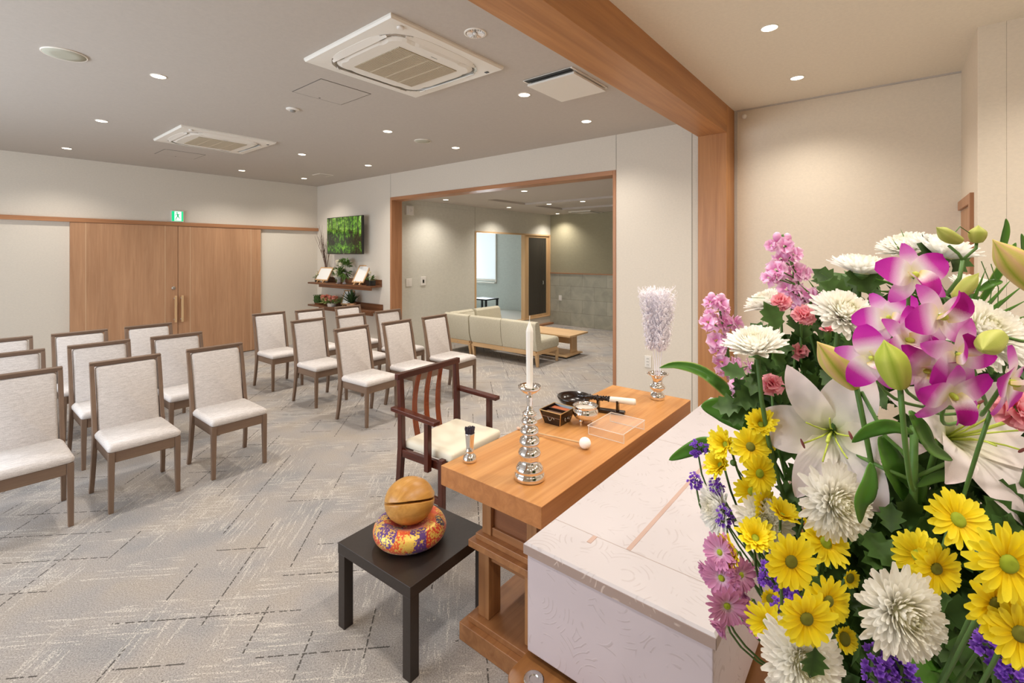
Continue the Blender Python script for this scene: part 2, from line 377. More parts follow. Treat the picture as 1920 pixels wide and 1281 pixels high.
# sliding door rail and the two door leaves
struct('trim_7', MB().box(XS, 4.575, YW - 0.055, YW, 2.065, 2.12), M_trimX, bevel=0.003)
M_inlay = plain('door_inlay', 'd8b996', 0.4)
def door_leaf(n, x0, x1, hx, lock):
    d = struct('door_%d' % n, MB().box(x0, x1, YW - 0.042, YW - 0.002, 0.012, 2.063), M_door, bevel=0.002)
    g = MB()
    for x in (x0 + 0.155, x1 - 0.16): g.box(x - 0.003, x + 0.003, YW - 0.0435, YW - 0.041, 0.012, 2.063)
    g.build('inlay_line', M_inlay, d)
    h = MB().box(hx - 0.014, hx + 0.014, YW - 0.098, YW - 0.074, 0.61, 1.01).build('handle', M_lightZ, d, bevel=0.004)
    g = MB()
    for z in (0.65, 0.97): g.lathe([(0.009, YW - 0.08), (0.009, YW - 0.05), (0.015, YW - 0.048), (0.015, YW - 0.041)], 12, (hx, 0, z), axis='Y')
    g.build('handle_bracket', M_steel, h)
    if lock: MB().lathe([(0.014, YW - 0.055), (0.024, YW - 0.052), (0.026, YW - 0.041)], 20, (x1 - 0.055, 0, 1.126), axis='Y').build('lock', M_steel, d, smooth=True)
door_leaf(1, 1.135, 2.336, 2.298, True)
door_leaf(2, 2.342, 3.54, 2.383, False)
# niche door behind the flowers
d = struct('door_3', MB().box(4.17, 4.79, YN - 0.02, YN + 0.004, 0, 1.96), M_door, bevel=0.002)
struct('trim_8', MB().box(4.09, 4.165, YN - 0.02, YN + 0.02, 0, 2.03).box(4.165, 4.80, YN - 0.02, YN + 0.02, 1.965, 2.03), M_trimZ, bevel=0.003)

# ------------------------------------------------------------------ the lobby past the opening
ZL = 2.543
g = MB(); g.box(XA + 0.13, XL + 0.2, 0.9, YB + 0.1, ZL + 0.035, ZL + 0.3).box(XW + WT, XA + 0.13, 1.4, YB + 0.1, ZL + 0.035, ZL + 0.3)
g.box(XW + WT, XA + 0.13, 1.4, YB + 0.01, ZL, ZL + 0.035); g.box(XA + 0.13, 5.86, 0.9, YB + 0.01, ZL, ZL + 0.035); g.box(8.15, XL + 0.1, 0.9, YB + 0.01, ZL, ZL + 0.035)
g.box(5.86, 8.15, 5.30, YB + 0.01, ZL, ZL + 0.035); g.box(5.86, 8.15, 0.9, 1.6, ZL, ZL + 0.035); g.box(6.9, 7.2, 1.6, 5.3, ZL, ZL + 0.035)
struct('ceiling', g, M_ceil)
LZ0, LZ1 = 0.205, 2.05
g = MB(); g.box(XW + WT, 6.57, YB, YB + 0.1, 0, 2.9); g.box(6.57, XL, YB, YB + 0.1, LZ1 + 0.03, 2.9); g.box(6.57, XL, YB, YB + 0.1, 0, LZ0 - 0.02)
struct('wall_lobby_side', g, M_lobby)
struct('trim_9', MB().box(XW + WT + 0.0, 6.57, YB - 0.001, YB, 2.47, 2.471).box(6.573, 6.577, YB - 0.002, YB, LZ1 + 0.03, 2.54), M_joint)
struct('wall_lobby_end', MB().box(XL, XL + 0.12, 0.9, YB + 0.05, 1.2, 2.9), M_taupe)
def tile_material():
    m, nt, b = new_mat('stone_tile')
    mp = mapping(nt, (1, 1, 1), (0, R(90), R(0)))
    tc = N(nt, 'ShaderNodeTexCoord'); sx = N(nt, 'ShaderNodeSeparateXYZ'); nt.links.new(tc.outputs['Object'], sx.inputs[0])
    cb = N(nt, 'ShaderNodeCombineXYZ'); nt.links.new(sx.outputs[1], cb.inputs[0]); nt.links.new(sx.outputs[2], cb.inputs[1])
    bk = N(nt, 'ShaderNodeTexBrick'); bk.inputs['Scale'].default_value = 1; bk.inputs['Brick Width'].default_value = 0.6; bk.inputs['Row Height'].default_value = 0.3
    bk.inputs['Mortar Size'].default_value = 0.004; bk.inputs['Color1'].default_value = rgb('a5a292'); bk.inputs['Color2'].default_value = rgb('b0ad9e'); bk.inputs['Mortar'].default_value = rgb('8d8a7c')
    nt.links.new(cb.outputs[0], bk.inputs['Vector'])
    n = N(nt, 'ShaderNodeTexNoise'); n.inputs['Scale'].default_value = 5; n.inputs['Detail'].default_value = 9; n.inputs['Distortion'].default_value = 0.8; nt.links.new(tc.outputs['Object'], n.inputs['Vector'])
    r = ramp(nt, [(0.35, (0.88, 0.88, 0.88)), (0.62, (1.08, 1.08, 1.06))]); nt.links.new(n.outputs[0], r.inputs[0])
    mx = N(nt, 'ShaderNodeMix', data_type='RGBA', blend_type='MULTIPLY'); mx.inputs[0].default_value = 1; nt.links.new(bk.outputs['Color'], mx.inputs[6]); nt.links.new(r.outputs[0], mx.inputs[7])
    nt.links.new(mx.outputs[2], b.inputs['Base Color']); b.inputs['Roughness'].default_value = 0.5; return m
M_tile = tile_material()
struct('wall_lobby_end', MB().box(XL - 0.012, XL + 0.12, 0.9, YB + 0.05, 0, 1.18), M_tile)
struct('trim_10', MB().box(XL - 0.025, XL, 0.9, YB, 1.18, 1.2), M_trimY)
struct('wall_lobby_front', MB().box(XA + 0.13, XL, 0.8, 0.9, 0, 2.9).box(XW + WT, XA + 0.13, 1.32, 1.42, 0, 2.9), M_lobby)
# frame of the small room's opening, sliding slatted door, step
g = MB(); g.box(6.57, 6.61, YB - 0.012, YB + 0.112, LZ0 - 0.02, LZ1 + 0.03); g.box(9.09, 9.13, YB - 0.012, YB + 0.112, LZ0 - 0.02, LZ1 + 0.03)
g.box(8.15, 8.20, YB - 0.0, YB + 0.10, LZ0, LZ1)
struct('trim_11', g, M_lightZ, bevel=0.002)
struct('trim_12', MB().box(6.61, 9.09, YB - 0.012, YB + 0.112, LZ1, LZ1 + 0.03).box(6.61, 9.09, YB - 0.012, YB + 0.112, LZ0 - 0.02, LZ0), M_lightX, bevel=0.002)
struct('trim_13', MB().box(8.25, XL - 0.01, YB - 0.10, YB - 0.001, 0, 0.04), M_trimX)
M_slat = plain('dark_slat', '4a453c', 0.55); M_slat2 = plain('dark_slat_gap', '242019', 0.7)
g = MB(); g.box(8.23, 8.32, YB + 0.02, YB + 0.055, LZ0, LZ1); g.box(9.0, 9.088, YB + 0.02, YB + 0.055, LZ0, LZ1); g.box(8.32, 9.0, YB + 0.02, YB + 0.055, LZ1 - 0.05, LZ1); g.box(8.32, 9.0, YB + 0.02, YB + 0.055, LZ0, LZ0 + 0.06)
sd = struct('door_4', g, M_lightZ, bevel=0.002)
g = MB(); g.box(8.32, 9.0, YB + 0.042, YB + 0.05, LZ0 + 0.06, LZ1 - 0.05); g.build('backing_panel', M_slat2, sd)
g = MB()
for k in range(17): x = 8.325 + k * 0.04; g.box(x, x + 0.026, YB + 0.024, YB + 0.042, LZ0 + 0.06, LZ1 - 0.05)
g.build('slats', M_slat, sd)
MB().box(8.86, 8.89, YB + 0.012, YB + 0.024, 0.93, 1.02).build('finger_pull', M_steel, sd, bevel=0.003)
# small pale blue room
struct('wall_small_room', MB().box(6.4, 9.5, 9.1, 9.2, 0, 2.9).box(6.3, 6.4, YB + 0.1, 9.2, 0, 2.9), M_blue)
WY0, WY1, WZ0, WZ1 = 8.10, 9.0, 0.92, 2.2
g = MB(); g.box(9.3, 9.4, YB + 0.1, WY0, 0, 2.9); g.box(9.3, 9.4, WY1, 9.1, 0, 2.9); g.box(9.3, 9.4, WY0, WY1, 0, WZ0); g.box(9.3, 9.4, WY0, WY1, WZ1, 2.9)
struct('wall_small_room_end', g, M_blue)
struct('ceiling', MB().box(6.3, 9.5, YB + 0.1, 9.2, 2.5, 2.6), M_ceil)
struct('floor', MB().box(6.4, 9.3, YB + 0.1, 9.1, 0.0, 0.2), plain('white_vinyl', 'dcdad2', 0.5))
def sky_glass():
    m, nt, b = new_mat('daylit_blind')
    tc = N(nt, 'ShaderNodeTexCoord'); sp = N(nt, 'ShaderNodeSeparateXYZ'); nt.links.new(tc.outputs['Object'], sp.inputs[0])
    wv = mathn(nt, 'SINE', mathn(nt, 'MULTIPLY', sp.outputs[2], 250.0)); mr = N(nt, 'ShaderNodeMapRange'); mr.inputs[1].default_value = -1; mr.inputs[3].default_value = 0.82; mr.inputs[4].default_value = 1.0; nt.links.new(wv, mr.inputs[0])
    b.inputs['Base Color'].default_value = rgb('e8eef0'); b.inputs['Emission Color'].default_value = (0.80, 0.90, 1.0, 1); nt.links.new(mathn(nt, 'MULTIPLY', mr.outputs[0], 0.55), b.inputs['Emission Strength']); return m
wn = struct('window_2', MB().box(9.27, 9.30, WY0 - 0.03, WY0, WZ0 - 0.03, WZ1).box(9.27, 9.30, WY1, WY1 + 0.03, WZ0 - 0.03, WZ1).box(9.2, 9.30, WY0 - 0.03, WY1, WZ0 - 0.06, WZ0 - 0.03), M_white)
MB().box(9.31, 9.315, WY0, WY1, WZ0 - 0.03, WZ1).build('blind', sky_glass(), wn)
MB().box(9.285, 9.31, WY0, WY1, WZ0 + 0.0, WZ0 + 0.05).build('blind_rail', M_white, wn, bevel=0.004)

# ------------------------------------------------------------------ small things on the walls
def wall_plate(name, label, cat, p, face, wdt, hgt, dep, extra):
    """p: centre on the wall; face: unit axis of the wall's outward normal ('-X','-Y')"""
    t = thing(name, label, cat, p, {'-X': R(-90), '-Y': 0}[face])
    MB().box(-wdt / 2, wdt / 2, -dep, 0, -hgt / 2, hgt / 2).build('cover_plate', M_white, t, bevel=0.003)
    extra(t); return t
M_grey = plain('grey_plastic', '8d8a84', 0.5)
def ex_switch(t):
    for z in (-0.026, 0.002, 0.03): MB().box(-0.022, 0.022, -0.014, -0.009, z - 0.012, z + 0.012).build('rocker', M_white, t, bevel=0.002)
def ex_display(t): MB().box(-0.018, 0.016, -0.017, -0.013, -0.034, 0.024).build('display', M_black, t, bevel=0.002)
def ex_outlet(t):
    g = MB()
    for z in (-0.03, 0.0, 0.03):
        for x in (-0.007, 0.007): g.box(x - 0.0015, x + 0.0015, -0.013, -0.0115, z - 0.006, z + 0.006)
    MB().box(-0.017, 0.017, -0.0115, -0.009, -0.045, 0.045).build('socket_insert', M_white, t, bevel=0.001); g.build('slots', M_black, t)
wall_plate('light_switch', 'square white light switch with rockers on the lobby side wall, nearer the wooden jamb', 'switch', (4.985, YB, 1.165), '-Y', 0.12, 0.13, 0.01, ex_switch)
wall_plate('wall_controller', 'white wall controller with dark display on the lobby side wall beside the light switch', 'controller', (5.29, YB, 1.175), '-Y', 0.11, 0.15, 0.014, ex_display)
def ex_box(t):
    MB().box(-0.05, 0.05, -0.062, -0.05, -0.05, 0.06).build('front_panel', M_white, t, bevel=0.004)
    g = MB(); g.box(0.0, 0.035, -0.064, -0.06, 0.0, 0.002).box(0.0, 0.002, -0.064, -0.06, -0.03, 0.03); g.build('seam', M_grey, t)
wall_plate('alarm_box', 'small white box mounted high on the lobby side wall next to the wooden jamb', 'wall box', (4.98, YB, 2.36), '-Y', 0.15, 0.15, 0.05, ex_box)
wall_plate('wall_outlet', 'white power outlet low on the wall behind the silver vase', 'outlet', (XW, 1.94, 0.55), '-X', 0.07, 0.12, 0.009, ex_outlet)
wall_plate('light_switch', 'small white switch plate on the grey stone tiles of the lobby', 'switch', (XL - 0.012, 5.98, 0.62), '-X', 0.08, 0.12, 0.01, ex_switch)
wall_plate('ceiling_speaker', 'small white camera bracket high in the pale blue room', 'wall box', (9.3, 6.9, 1.86), '-X', 0.09, 0.16, 0.07, lambda t: MB().box(-0.03, 0.03, -0.085, -0.07, -0.05, 0.05).build('lens_cover', M_grey, t, bevel=0.004)).name = 'wall_camera'
# lit exit sign
def exit_material(c, e):
    m, nt, b = new_mat('exit_' + c); b.inputs['Base Color'].default_value = rgb(c); b.inputs['Emission Color'].default_value = rgb(c); b.inputs['Emission Strength'].default_value = e; return m
t = thing('exit_sign', 'lit green and white running man exit sign above the wooden double doors', 'exit sign', (2.331, YW, 2.21))
MB().box(-0.08, 0.08, -0.045, 0, -0.085, 0.085).build('housing', M_white, t, bevel=0.004)
face = MB().box(-0.073, 0.073, -0.048, -0.045, -0.074, 0.074).build('green_face', exit_material('0fc47c', 0.9), t)
MB().box(-0.038, 0.048, -0.0495, -0.048, -0.07, 0.07).build('white_panel', exit_material('f4fff8', 1.1), face)
g = MB()
def seg(x0, z0, x1, z1, wd): g.bar((x0, -0.0505, z0), (x1, -0.0505, z1), 0.002, wd, up=(z1 - z0, 0, -(x1 - x0)))
g.lathe([(0.0105, -0.0515), (0.0105, -0.0495)], 14, (-0.008, 0, 0.05), axis='Y')
for s in ((-0.004, 0.036, 0.006, 0.0, 0.020), (0.006, 0.002, -0.016, -0.022, 0.012), (-0.016, -0.022, -0.024, -0.058, 0.011), (0.006, 0.002, 0.02, -0.028, 0.012), (0.02, -0.028, 0.036, -0.03, 0.009),
          (-0.004, 0.032, -0.026, 0.022, 0.008), (-0.026, 0.022, -0.028, 0.002, 0.008), (0.0, 0.034, 0.022, 0.022, 0.008), (0.022, 0.022, 0.03, 0.03, 0.008)): seg(*s)
g.box(-0.034, 0.044, -0.0515, -0.0495, -0.068, -0.063)
g.build('running_figure', exit_material('10a066', 0.7), face)

# ------------------------------------------------------------------ ceiling fittings
M_lamp = exit_material('fff0d8', 9.0)
M_ring = plain('downlight_ring', 'efe8dc', 0.35)
def downlight(x, y, z, label, group, first=[None], pw=1.0):
    if first[0] is None:
        t = thing('downlight', label, 'downlight', (x, y, z), 0, group)
        MB().lathe([(0.050, 0.0), (0.050, -0.003), (0.044, -0.005), (0.043, 0.0), (0.043, 0.0)], 28, cap0=False, cap1=False).build('trim_ring', M_ring, t, smooth=True)
        MB().lathe([(0.0431, -0.001), (0.043, -0.0032), (0.03, -0.0045)], 28).build('lamp', M_lamp, t, smooth=True)
        first[0] = t
    else:
        t = copy_tree(first[0]); t.location = (x, y, z); t['label'] = label; t['group'] = group
    l = bpy.data.lights.new('downlight_beam', 'SPOT'); l.energy = DL_POWER * pw * 6; l.spot_size = R(132); l.spot_blend = 0.9; l.shadow_soft_size = 0.06; l.color = (1.0, 0.925, 0.835)
    o = bpy.data.objects.new('downlight_beam', l); o.location = (0, 0, -0.012); o.parent = t; col.objects.link(o)
    return t
rows = {2.28: 'nearest the wooden beam', 4.06: 'level with the speakers', 5.85: 'level with the farther air conditioner', 7.70: 'nearest the sliding doors'}
cols = {1.01: 'on the window side', 2.96: 'in the middle line', 3.93: 'along the lobby wall'}
for X, cn in cols.items():
    for Y, rn in rows.items():
        downlight(X, Y, ZC, 'glowing hall downlight %s, %s' % (cn, rn), 'hall ceiling downlights')
for X, Y, lb in ((2.07, 0.58, 'just over the flowers and nearest the camera'), (3.156, 0.58, 'larger and nearer one of the two in view'), (4.187, 0.58, 'closer to the altar end wall'), (0.95, 0.58, 'behind the camera'), (-0.2, 0.58, 'farthest behind the camera'), (0.95, -0.75, 'added out of sight behind the flowers to brighten them'), (2.07, -0.75, 'added out of sight at the side as fill light'), (3.156, -0.75, 'added out of sight past the niche as fill light'), (-0.2, -0.75, 'added out of sight behind the viewer as fill light')):  # the second row, out of view, is added to brighten the flowers
    downlight(X, Y, ZA, 'glowing altar ceiling downlight, ' + lb, 'altar ceiling downlights', pw=1.05)
for X, Y, lb in ((5.384, 5.80, 'over the sofa corner by the side wall'), (7.064, 5.82, 'along the side wall in front of the small room'), (5.34, 4.114, 'nearest the opening'), (7.03, 4.85, 'at the middle of the ceiling'), (8.84, 5.87, 'in the far corner'), (7.03, 4.15, 'nearest the wooden jamb at the far side'), (8.7, 2.6, 'hidden past the jamb'), (5.38, 2.5, 'hidden close to the jamb')):
    zz = ZL if not (6.9 > X > 5.86 or 8.15 > X > 7.2) else ZL
    downlight(X, Y, zz, 'glowing round lobby downlight ' + lb, 'lobby ceiling downlights', pw=0.95)

# unlit downlight with a polished reflector
t = thing('spotlight', 'unlit recessed spotlight with shiny reflector in the ceiling by the wooden beam', 'spotlight', (1.955, 1.86, ZC))
MB().lathe([(0.064, 0.002), (0.064, -0.004), (0.054, -0.006), (0.053, 0.0)], 28, cap0=False, cap1=False).build('trim_ring', M_ring, t, smooth=True)
g = MB()
for k in range(20):
    a0, a1 = 2 * pi * k / 20, 2 * pi * (k + 1) / 20; am = (a0 + a1) / 2
    g.add([(0.053 * cos(a0), 0.053 * sin(a0), -0.001), (0.049 * cos(am), 0.049 * sin(am), -0.010), (0.053 * cos(a1), 0.053 * sin(a1), -0.001), (0.012 * cos(am), 0.012 * sin(am), -0.002)], [(0, 1, 3), (1, 2, 3)])
g.build('reflector', plain('reflector_silver', (0.93, 0.93, 0.93), 0.2, 1.0), t)
MB().lathe([(0.014, -0.0015), (0.012, -0.008), (0.004, -0.010)], 16).build('bulb', M_white, t, smooth=True)

M_grille = plain('grille_beige', 'c9bda6', 0.5); M_grille2 = plain('grille_shadow', '8d8068', 0.8); M_ac = plain('ac_white', 'ece7dd', 0.4)
def cassette(name, label, x, y, proto=[None]):
    if proto[0]:
        t = copy_tree(proto[0]); t.location = (x, y, ZC); t['label'] = label; return t
    t = thing(name, label, 'air conditioner', (x, y, ZC), 0, 'ceiling air conditioners'); proto[0] = t
    h = 0.4575
    # outer frame: square with a rounded-square hole
    g = MB(); n = 48; outer = []; inner = []; inner2 = []
    for k in range(n):
        a = 2 * pi * k / n + pi / 4; c_, s_ = cos(a), sin(a); m_ = max(abs(c_), abs(s_)); outer.append((h * c_ / m_, h * s_ / m_))
        p = 4.5; q = (abs(c_) ** p + abs(s_) ** p) ** (1 / p); inner.append((0.385 * c_ / q, 0.385 * s_ / q)); inner2.append((0.375 * c_ / q, 0.375 * s_ / q))
    g.loft([[(a * 1.0, b * 1.0, 0) for a, b in outer], [(a, b, -0.012) for a, b in outer], [(a * 0.985, b * 0.985, -0.024) for a, b in outer], [(a, b, -0.030) for a, b in inner], [(a, b, -0.004) for a, b in inner2]], caps=False)
    g.build('frame', M_ac, t)
    MB().loft([[(a, b, -0.0045) for a, b in inner2], [(a, b, -0.003) for a, b in inner2]]).build('duct_shadow', M_black, t)
    # inner panel, a plus-like rounded square
    g = MB(); A = []; B = []; C = []
    for k in range(96):
        a = 2 * pi * k / 96; c_, s_ = cos(a), sin(a); q = (abs(c_) ** 5 + abs(s_) ** 5) ** 0.2
        r = 0.345 / q; dgl = abs(sin(2 * a)); r += 0.012 * dgl ** 6 - 0.018 * max(0, 1 - ((min(abs(c_), abs(s_)) / max(abs(c_), abs(s_))) - 0.62) ** 2 / 0.02)
        A.append((r * c_, r * s_)); B.append((r * 0.93 * c_, r * 0.93 * s_))
    g.loft([[(a, b, -0.006) for a, b in A], [(a, b, -0.030) for a, b in A], [(a, b, -0.042) for a, b in B]], caps=False); g.f.append(tuple(range(len(g.v) - 1, len(g.v) - 97, -1))); g.mi.append(0)
    pn = g.build('panel', M_ac, t)
    # louvres on four sides
    for k in range(4):
        a = k * pi / 2; g = MB(); g.T = Matrix.Rotation(a, 4, 'Z')
        pts = []; 
        g.sheet(lambda u, v: ((u - 0.5) * 0.56, 0.352 + v * 0.05 * (1 - (2 * u - 1) ** 4 * 0.75), -0.040 + 0.012 * v), 18, 3); g.build('louvre', M_ac, t, thick=0.004)
    for sx in (-1, 1):
        for sy in (-1, 1):
            g = MB(); a0 = math.atan2(sy, sx)
            g.sheet(lambda u, v: ((0.452 + 0.018 * v) * cos(a0 + (u - 0.5) * 0.42) * (1 - 0.06 * abs(u - .5)), (0.452 + 0.018 * v) * sin(a0 + (u - 0.5) * 0.42) * (1 - 0.06 * abs(u - .5)), -0.0315), 10, 1); g.build('corner_vane', M_steel, t, thick=0.002)
    gx = 0.235
    gr = MB().box(-gx, gx, -gx, gx, -0.0435, -0.041).build('grille', M_grille2, t)
    g = MB()
    for k in range(34): yy = -gx + 0.006 + k * (2 * gx - 0.012) / 33; g.box(-gx, gx, yy - 0.0042, yy + 0.0042, -0.047, -0.0434)
    for xx in (-gx / 2, 0, gx / 2): g.box(xx - 0.006, xx + 0.006, -gx, gx, -0.0478, -0.0434)
    g.build('grille_bars', M_grille, gr)
    MB().lathe([(0.02, -0.026), (0.02, -0.034), (0.012, -0.038)], 20, (-0.36, 0.36 - 0.77, 0)).build('sensor', M_white, t, smooth=True)
    MB().box(0.40, 0.42, -0.36, -0.335, -0.031, -0.027).build('indicator', M_black, t)
    MB().box(-0.02, 0.03, -0.275, -0.268, -0.0425, -0.0408).build('badge', M_grey, t)
    return t
cassette('ceiling_air_conditioner', 'square white cassette air conditioner in the ceiling, the larger and nearer one', 1.966, 2.50)
cassette('ceiling_air_conditioner', 'square white cassette air conditioner farther off, toward the sliding doors', 1.985, 5.87)
M_hatch = plain('hatch_gap', '5d564d', 0.7)
for x0, x1, y0, y1, lb in ((1.762, 2.182, 3.207, 3.64, 'square ceiling access hatch with thin dark outline between the air conditioners'), (1.764, 2.2, 6.84, 7.265, 'square ceiling access hatch past the farther air conditioner, near the doors')):
    t = thing('access_hatch', lb, 'hatch', ((x0 + x1) / 2, (y0 + y1) / 2, ZC), 0, 'ceiling access hatches'); a, b_ = (x1 - x0) / 2, (y1 - y0) / 2
    MB().box(-a + 0.006, a - 0.006, -b_ + 0.006, b_ - 0.006, -0.0025, 0).build('panel', M_ceil, t)
    g = MB(); e = 0.004
    g.box(-a, a, -b_, -b_ + e, -0.002, 0); g.box(-a, a, b_ - e, b_, -0.002, 0); g.box(-a, -a + e, -b_, b_, -0.002, 0); g.box(a - e, a, -b_, b_, -0.002, 0); g.build('gap', M_hatch, t)
    MB().lathe([(0.008, -0.004), (0.008, 0)], 12, (0.0, b_ - 0.03, 0)).build('catch', M_hatch, t)
M_spk = plain('speaker_mesh', 'b9b7a6', 0.7)
for x, y, r, lb in ((0.523, 4.068, 0.112, 'round flat beige ceiling speaker over the window side seats, the larger one in view'), (3.455, 4.10, 0.092, 'round flat beige ceiling speaker near the lobby wall, among the downlights')):
    t = thing('ceiling_speaker', lb, 'speaker', (x, y, ZC), 0, 'round ceiling speakers')
    MB().lathe([(r, 0), (r, -0.006), (r * 0.97, -0.009), (r * 0.93, -0.007)], 40, cap1=False).build('rim', M_ring, t, smooth=True)
    MB().lathe([(r * 0.935, -0.005), (r * 0.93, -0.008), (r * 0.5, -0.010)], 40).build('grille', M_spk, t, smooth=True)
t = thing('smoke_detector', 'small round white smoke detector in the ceiling beside the access hatch', 'smoke detector', (1.977, 4.07, ZC))
MB().lathe([(0.055, 0), (0.055, -0.008), (0.045, -0.014)], 28).build('base', M_white, t, smooth=True)
MB().lathe([(0.022, -0.013), (0.022, -0.026), (0.012, -0.03)], 16).build('sensor_head', M_grey, t, smooth=True)
t = thing('smoke_detector', 'tiny round white detector in the corner between altar ceiling and beam', 'detector', (XA - 0.012, 1.09, 2.93), R(-90))
MB().lathe([(0.016, -0.03), (0.022, -0.02), (0.022, 0)], 16, axis='Y').build('base', M_white, t, smooth=True)
t = thing('air_vent', 'square ceiling air vent panel dropped open next to the wooden beam', 'vent', (2.96, 1.89, ZC))
MB().box(-0.245, 0.265, -0.205, 0.215, -0.008, 0).build('frame', M_ring, t, bevel=0.002)
MB().box(-0.25, -0.20, -0.19, 0.20, -0.0095, -0.008).build('slot', M_black, t)
MB().box(-0.205, 0.255, -0.195, 0.205, -0.034, -0.018).build('panel', M_ac, t, bevel=0.003)
MB().box(-0.19, 0.23, -0.17, 0.18, -0.020, -0.008).build('duct', M_black, t)
t = thing('air_vent', 'small flat square vent in the ceiling corner above the television', 'vent', (3.95, 7.13, ZC))
MB().box(-0.12, 0.12, -0.12, 0.12, -0.006, 0).build('frame', M_ring, t, bevel=0.001); MB().box(-0.10, 0.10, -0.10, 0.10, -0.009, -0.006).build('panel', M_ceil, t)
t = thing('air_vent', 'flat white ceiling vent with dark slots in the far lobby corner', 'vent', (8.85, 5.15, ZL))
MB().box(-0.27, 0.27, -0.27, 0.27, -0.02, 0).build('frame', M_ac, t, bevel=0.004)
MB().box(-0.22, 0.22, -0.24, -0.19, -0.022, -0.019).box(-0.24, -0.19, -0.2, 0.22, -0.022, -0.019).build('slot', M_black, t)

# ------------------------------------------------------------------ chairs of the congregation
M_chair = wood('chair_wood', '786050', '8d745f', 'Z', 0.5); M_chairX = wood('chair_wood_x', '786050', '8d745f', 'X', 0.5); M_chairY = wood('chair_wood_y', '786050', '8d745f', 'Y', 0.5)
M_uph = fabric('oatmeal_weave', 'c6beb8', 'e9e2dd', 300)
def make_chair():
    """front legs at y=0, back at y=+0.45; looks toward -y"""
    t = thing('banquet_chair', 'x', 'chair', (0, 0, 0), 0, 'rows of upholstered chairs')
    hw = 0.1935
    for s in (-1, 1):
        MB().bar((s * (hw - 0.014), 0.017, 0), (s * (hw - 0.017), 0.018, 0.385), 0.026, 0.026, w2=0.034, h2=0.034, up=(0, 1, 0)).build('leg', M_chair, t, bevel=0.003)
    prof = [(0.455, 0.0, 0.026, 0.028), (0.432, 0.12, 0.026, 0.032), (0.418, 0.25, 0.026, 0.038), (0.412, 0.34, 0.026, 0.048), (0.414, 0.40, 0.026, 0.056), (0.424, 0.45, 0.026, 0.040), (0.442, 0.56, 0.026, 0.030), (0.468, 0.70, 0.026, 0.026), (0.508, 0.865, 0.026, 0.022)]
    for s in (-1, 1):
        g = MB(); rings = []
        for y, z, wx, wy in prof:
            x = s * (hw + 0.002 + 0.012 * (1 - min(z / 0.38, 1)) + 0.004 * max(0, z - .4)) - s * 0.004
            rings.append([(x - wx / 2, y - wy / 2, z), (x + wx / 2, y - wy / 2, z), (x + wx / 2, y + wy / 2, z), (x - wx / 2, y + wy / 2, z)])
        g.loft(rings); g.build('leg', M_chair, t, bevel=0.003)
    g = MB(); g.box(-hw + 0.034, hw - 0.034, 0.006, 0.028, 0.318, 0.384); g.build('front_rail', M_chairX, t, bevel=0.002)
    g = MB(); g.box(-hw + 0.034, hw - 0.034, 0.39, 0.412, 0.318, 0.384); g.build('rear_rail', M_chairX, t, bevel=0.002)
    for s in (-1, 1): MB().box(s * (hw - 0.028), s * (hw - 0.006), 0.034, 0.392, 0.318, 0.384).build('side_rail', M_chairY, t, bevel=0.002)
    # top rail
    MB().bar((-hw - 0.012, 0.511, 0.872), (hw + 0.012, 0.511, 0.872), 0.026, 0.03, up=(0, -0.25, 1)).build('top_rail', M_chairX, t, bevel=0.003)
    # seat cushion
    g = MB()
    for (zz, ins) in ((0.386, 0.004), (0.40, -0.004), (0.418, -0.002), (0.430, 0.008)):
        pass
    secs = []
    for zz, ins in ((0.385, 0.006), (0.392, -0.002), (0.412, -0.004), (0.424, 0.004), (0.431, 0.016)):
        secs.append([(x, y, zz + (0.004 if ins > 0.01 else 0)) for x, y in rounded(-hw + ins, hw - ins, 0.0 + ins, 0.408 - ins * 0.3, 0.022)])
    g.loft(secs); g.build('seat_cushion', M_uph, t, smooth=True, bevel=0)
    # back cushion: leaning panel
    g = MB()
    def by(z): return 0.424 + (z - 0.43) * 0.14 + max(0, z - 0.6) ** 2 * 0.55
    secs = []
    for dy, ins in ((0.014, 0.004), (-0.004, 0.0), (-0.016, 0.004), (-0.023, 0.016)):
        ring = []
        for x, z in rounded(-hw + 0.018 + ins, hw - 0.018 - ins, 0.405 + ins, 0.855 - ins, 0.02, 4): ring.append((x, by(z) + dy, z))
        secs.append(ring)
    # subdivide long vertical edges
    g.loft(secs); 
    bc = g.build('back_cushion', M_uph, t, smooth=True)
    return t
def chair_mesh_refine(o):
    pass
chair0 = make_chair()
chairs = [
 (0.345, 3.85, 0, 'nearest the altar, cut off by the picture edge'),
 (0.889, 3.837, 0, 'in the nearest row, between the cut-off chair and the aisle chair'),
 (1.466, 3.833, 0, 'on the aisle in the nearest row of the window side block'),
 (0.36, 4.78, 0, 'in the middle row, cut off by the picture edge'),
 (0.90, 4.77, 0, 'in the middle row, directly behind the nearest whole chair'),
 (1.45, 4.74, 0, 'on the aisle in the middle row of the window side block'),
 (0.375, 5.68, 0, 'in the last row, only its top showing at the picture edge'),
 (0.905, 5.66, 0, 'in the last row before the outer edge of the wooden door'),
 (1.455, 5.68, 0, 'in the last row, right before the door handles'),
 (2.762, 3.86, 3, 'on the aisle in the nearest row of the lobby side block'),
 (3.335, 3.86, 3, 'just behind the dark armchair, between two others of its row'),
 (3.905, 3.87, 3, 'closest to the lobby sofas, in the nearest row'),
 (2.752, 4.765, 1, 'on the aisle in the middle row of the lobby side block'),
 (3.30, 4.75, 2, 'in the very centre of the lobby side block, mostly hidden'),
 (3.87, 4.77, 2, 'in the middle row, in front of the wooden opening jamb'),
 (2.735, 5.74, 1, 'beside the door edge, on the aisle in the last row'),
 (3.25, 5.68, 1, 'in the last row, before the grey wall left of the pink flowers'),
 (3.80, 5.64, 1, 'in the last row, right under the television and shelves'),
]
